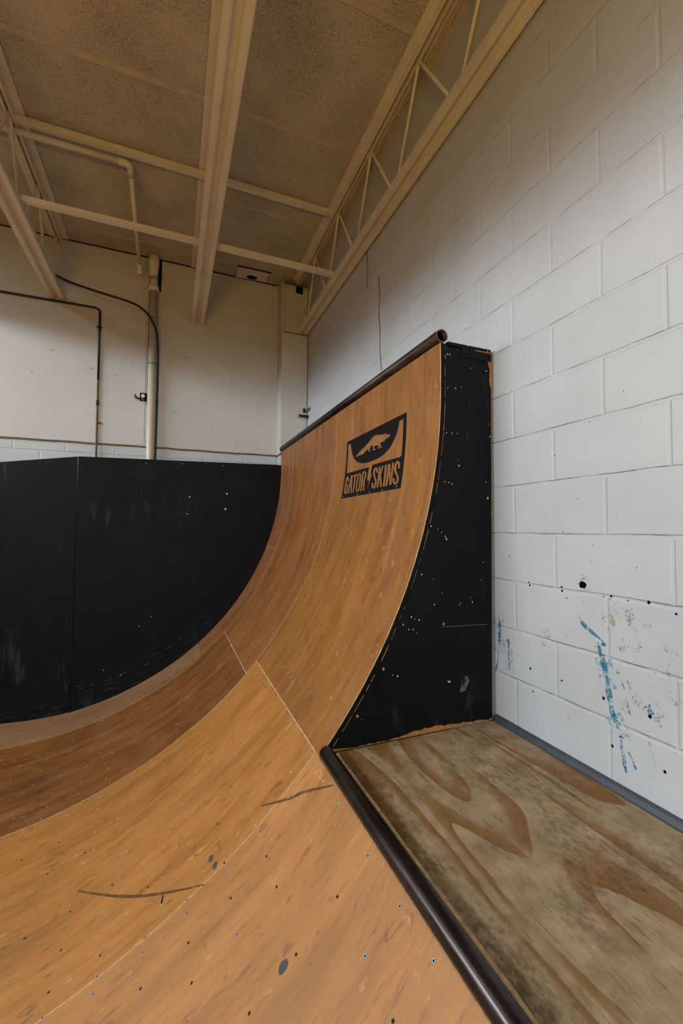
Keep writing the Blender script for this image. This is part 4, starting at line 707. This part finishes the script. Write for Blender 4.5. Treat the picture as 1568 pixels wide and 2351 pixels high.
br = thing('bridging_bar', 'slim steel bridging bar crossing below the ceiling between the lower flanges of the roof joists', 'bar', (.1, 3.32, 2.15), 'bridging bars')
bm = B(); prism(bm, [(3.300, 2.1512), (3.338, 2.1512), (3.338, 2.155), (3.304, 2.155), (3.304, 2.187), (3.300, 2.187)], 0, -.99, 1.245); link('angle_bar', fix(bm), M['joist'], br)
br2 = thing('bridging_bar', 'steel bridging bar close under the ceiling, above the horizontal white pipe', 'bar', (.1, 3.28, 2.65), 'bridging bars')
bm = B(); prism(bm, [(3.256, 2.650), (3.296, 2.650), (3.296, 2.6455), (3.252, 2.6455), (3.252, 2.682), (3.256, 2.682)], 0, -2.59, 1.225); link('angle_bar', fix(bm), M['joist'], br2)

# ---------------------------------------------------------------- pipes, cable, fittings
dp = thing('drop_pipe', 'cream water pipe under the ceiling, turning towards the back wall with an open end', 'pipe', (-.35, 3.3, 2.6))
bm = B(); tube(bm, arcpath([(-2.59, 3.315, 2.6155), (-.385, 3.315, 2.6155)], .02), .0195, 16); link('pipe', fix(bm), M['joist'], dp)
bm = B(); tube(bm, arcpath([(-.40, 3.315, 2.6155), (-.322, 3.315, 2.612), (-.322, 3.40, 2.598)], .05, 8), .024, 16); link('elbow', fix(bm), M['joist'], dp)
bm = B(); tube(bm, [(-.322, 3.38, 2.601), (-.318, 4.30, 2.452)], .0165, 14); link('pipe', fix(bm), M['joist'], dp)
bm = B(); tube(bm, arcpath([(-.318, 4.28, 2.455), (-.318, 4.355, 2.443), (-.318, 4.372, 2.405)], .03, 6), [.019]*8 + [.0235], 16, True); link('outlet', fix(bm), M['joist'], dp)
bm = B(); d = Vector((0, .017, -.038)).normalized(); c0 = Vector((-.318, 4.372, 2.405)) + d*.0012; a1 = d.orthogonal().normalized(); a2 = d.cross(a1)
bm.faces.new([bm.verts.new(c0 + (a1*math.cos(2*PI*k/16)+a2*math.sin(2*PI*k/16))*.0165) for k in range(16)]); link('opening', bm, M['dark'], dp)

vp = thing('vent_pipe', 'thick off-white vent pipe standing against the back wall up to the ceiling', 'pipe', (-.2, 4.5, -.9))
bm = B(); tube(bm, [(-.2, 4.495, -1.2), (-.2, 4.495, 2.345)], .0365, 24); link('pipe', fix(bm), M['pipe'], vp)
bm = B(); tube(bm, [(-.2, 4.495, z) for z in (2.330, 2.336, 2.350, 2.372, 2.384, 2.388)], [.038, .046, .0485, .0485, .045, .038], 24); link('hub', fix(bm), M['joist'], vp)
bm = B(); tube(bm, [(-.2, 4.495, 2.385), (-.2, 4.495, 2.475)], .0375, 24); link('pipe', fix(bm), M['pipe'], vp)
bm = B(); R = []; n = 24
for z, a, b in ((2.465, .0375, .0375), (2.52, .042, .041), (2.58, .049, .046), (2.64, .051, .049), (CZ-.006, .049, .047)):
    R.append([bm.verts.new((-.205+a*math.copysign(abs(math.cos(2*PI*k/n))**.8, math.cos(2*PI*k/n)), 4.495+b*math.sin(2*PI*k/n), z)) for k in range(n)])
for p, q in zip(R, R[1:]):
    for k in range(n): bm.faces.new((p[k], p[(k+1) % n], q[(k+1) % n], q[k])).smooth = True
bm.faces.new(R[-1]); link('roof_boot', fix(bm), M['joist'], vp)
for z in (2.055, 1.60):
    bm = B(); tube(bm, [(-.2, 4.495, z), (-.2, 4.495, z+.006)], .0378, 24); link('joint_band', fix(bm), M['blackpipe'], vp)
bm = box(B(), -.2435, -.132, WY-.004, WY-.003, 2.47, CZ-.006); box(bm, -.215, -.136, WY-.004, WY-.003, 2.37, 2.47); link('wall_hole', bm, M['dark'], vp)
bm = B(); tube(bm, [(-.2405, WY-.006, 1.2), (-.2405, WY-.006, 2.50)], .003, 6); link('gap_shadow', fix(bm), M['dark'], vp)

bm = B(); tube(bm, spline([(-1.06, 4.53, 2.335), (-.92, 4.50, 2.272), (-.76, 4.47, 2.225), (-.60, 4.46, 2.195), (-.43, 4.45, 2.165), (-.32, 4.44, 2.125), (-.245, 4.435, 2.06), (-.188, 4.445, 1.975), (-.158, 4.46, 1.87), (-.149, 4.485, 1.70), (-.149, 4.51, 1.45), (-.151, 4.52, 1.1), (-.156, 4.525, .5)], 8), .0098, 10)
tag(link('cable', fix(bm), M['blackpipe']), 'black cable sagging from the left roof joist to the thick vent pipe', 'cable')
cd = thing('conduit', 'thin dark pipe running along the back wall and turning down at the left', 'pipe', (-.66, 4.53, .5))
bm = B(); tube(bm, arcpath([(-2.59, WY-.014, 2.088), (-.664, WY-.014, 2.088), (-.664, WY-.014, 1.40)], .05, 8), .0098, 12); link('pipe', fix(bm), M['blackpipe'], cd)
bm = B(); tube(bm, [(-.664, WY-.014, 1.40), (-.664, WY-.014, -.9)], .0092, 12); link('pipe', fix(bm), M['batten'], cd, label='brown lower length')
for z, r in ((1.18, .0125), (1.90, .0125)):
    bm = B(); tube(bm, [(-.664, WY-.014, z-.02), (-.664, WY-.014, z+.02)], r, 12); link('coupling', fix(bm), M['blackpipe'], cd)
bm = box(B(), -.692, -.642, WY-.012, WY-.0005, 1.905, 1.915); link('clip', bm, M['blackpipe'], cd)
bm = box(B(), -.67, -.63, WY-.016, WY-.0005, .985, 1.0); link('clip', bm, M['batten'], cd)

fb = thing('broken_bracket', 'broken pipe bracket in a small dark square hole left of the vent pipe', 'bracket', (-.28, 4.53, 1.28))
bm = box(B(), -.305, -.246, WY-.006, WY-.0045, 1.245, 1.325); link('hole_plate', bm, M['dark'], fb)
bm = B(); tube(bm, [(-.276, WY-.045, 1.287), (-.276, WY-.004, 1.287)], .017, 12); link('bolt', fix(bm), M['joist'], fb)
bm = B(); tube(bm, spline([(-.345, WY-.05, 1.285), (-.335, WY-.055, 1.262), (-.31, WY-.06, 1.25), (-.285, WY-.045, 1.258)], 5), .010, 8); link('clamp', fix(bm), M['blackpipe'], fb)
bm = B(); tube(bm, [(-.29, WY-.05, 1.256), (-.262, WY-.05, 1.241)], .010, 8); link('arm', fix(bm), M['batten'], fb)

ps = thing('pipe_stub', 'short black pipe stub sticking out of the room corner beyond the ramp', 'pipe', (1.29, 4.33, 1.2))
bm = B(); tube(bm, [(1.343, 4.318, 1.203), (1.238, 4.318, 1.203)], .0135, 14); link('pipe', fix(bm), M['blackpipe'], ps)
bm = B(); tube(bm, [(1.250, 4.318, 1.203), (1.236, 4.318, 1.203)], .0165, 14); link('collar', fix(bm), M['batten'], ps)
bm = box(B(), 1.330, 1.3445, 4.25, 4.34, 1.258, 1.285); link('bracket', bevel(bm, .004), M['batten'], ps)
bm = box(B(), 1.295, 1.325, 4.352, 4.361, 1.25, 1.295); link('plate', bm, M['blackpipe'], ps)

cp = thing('ceiling_plate', 'square cream plate with a dark hole fixed under the ceiling at the back wall', 'plate', (.75, 4.44, 2.69))
bm = B(); outer = [(.592, 4.362), (.905, 4.352), (.912, 4.512), (.590, 4.528)]
hole = [(.752+.05*math.cos(a)*1.15, 4.475+.036*math.sin(a)) for a in [2*PI*k/14 for k in range(14)]]
prism(bm, outer, 2, CZ-.022, CZ-.004); link('plate', fix(bm), M['joist'], cp)
bm = B(); bm.faces.new([bm.verts.new((x, y, CZ-.0226)) for x, y in hole]); link('opening', fix(bm), M['dark'], cp)
bm = box(B(), .585, .93, 4.338, 4.351, CZ-.010, CZ-.001); link('gap', bm, M['dark'], cp)
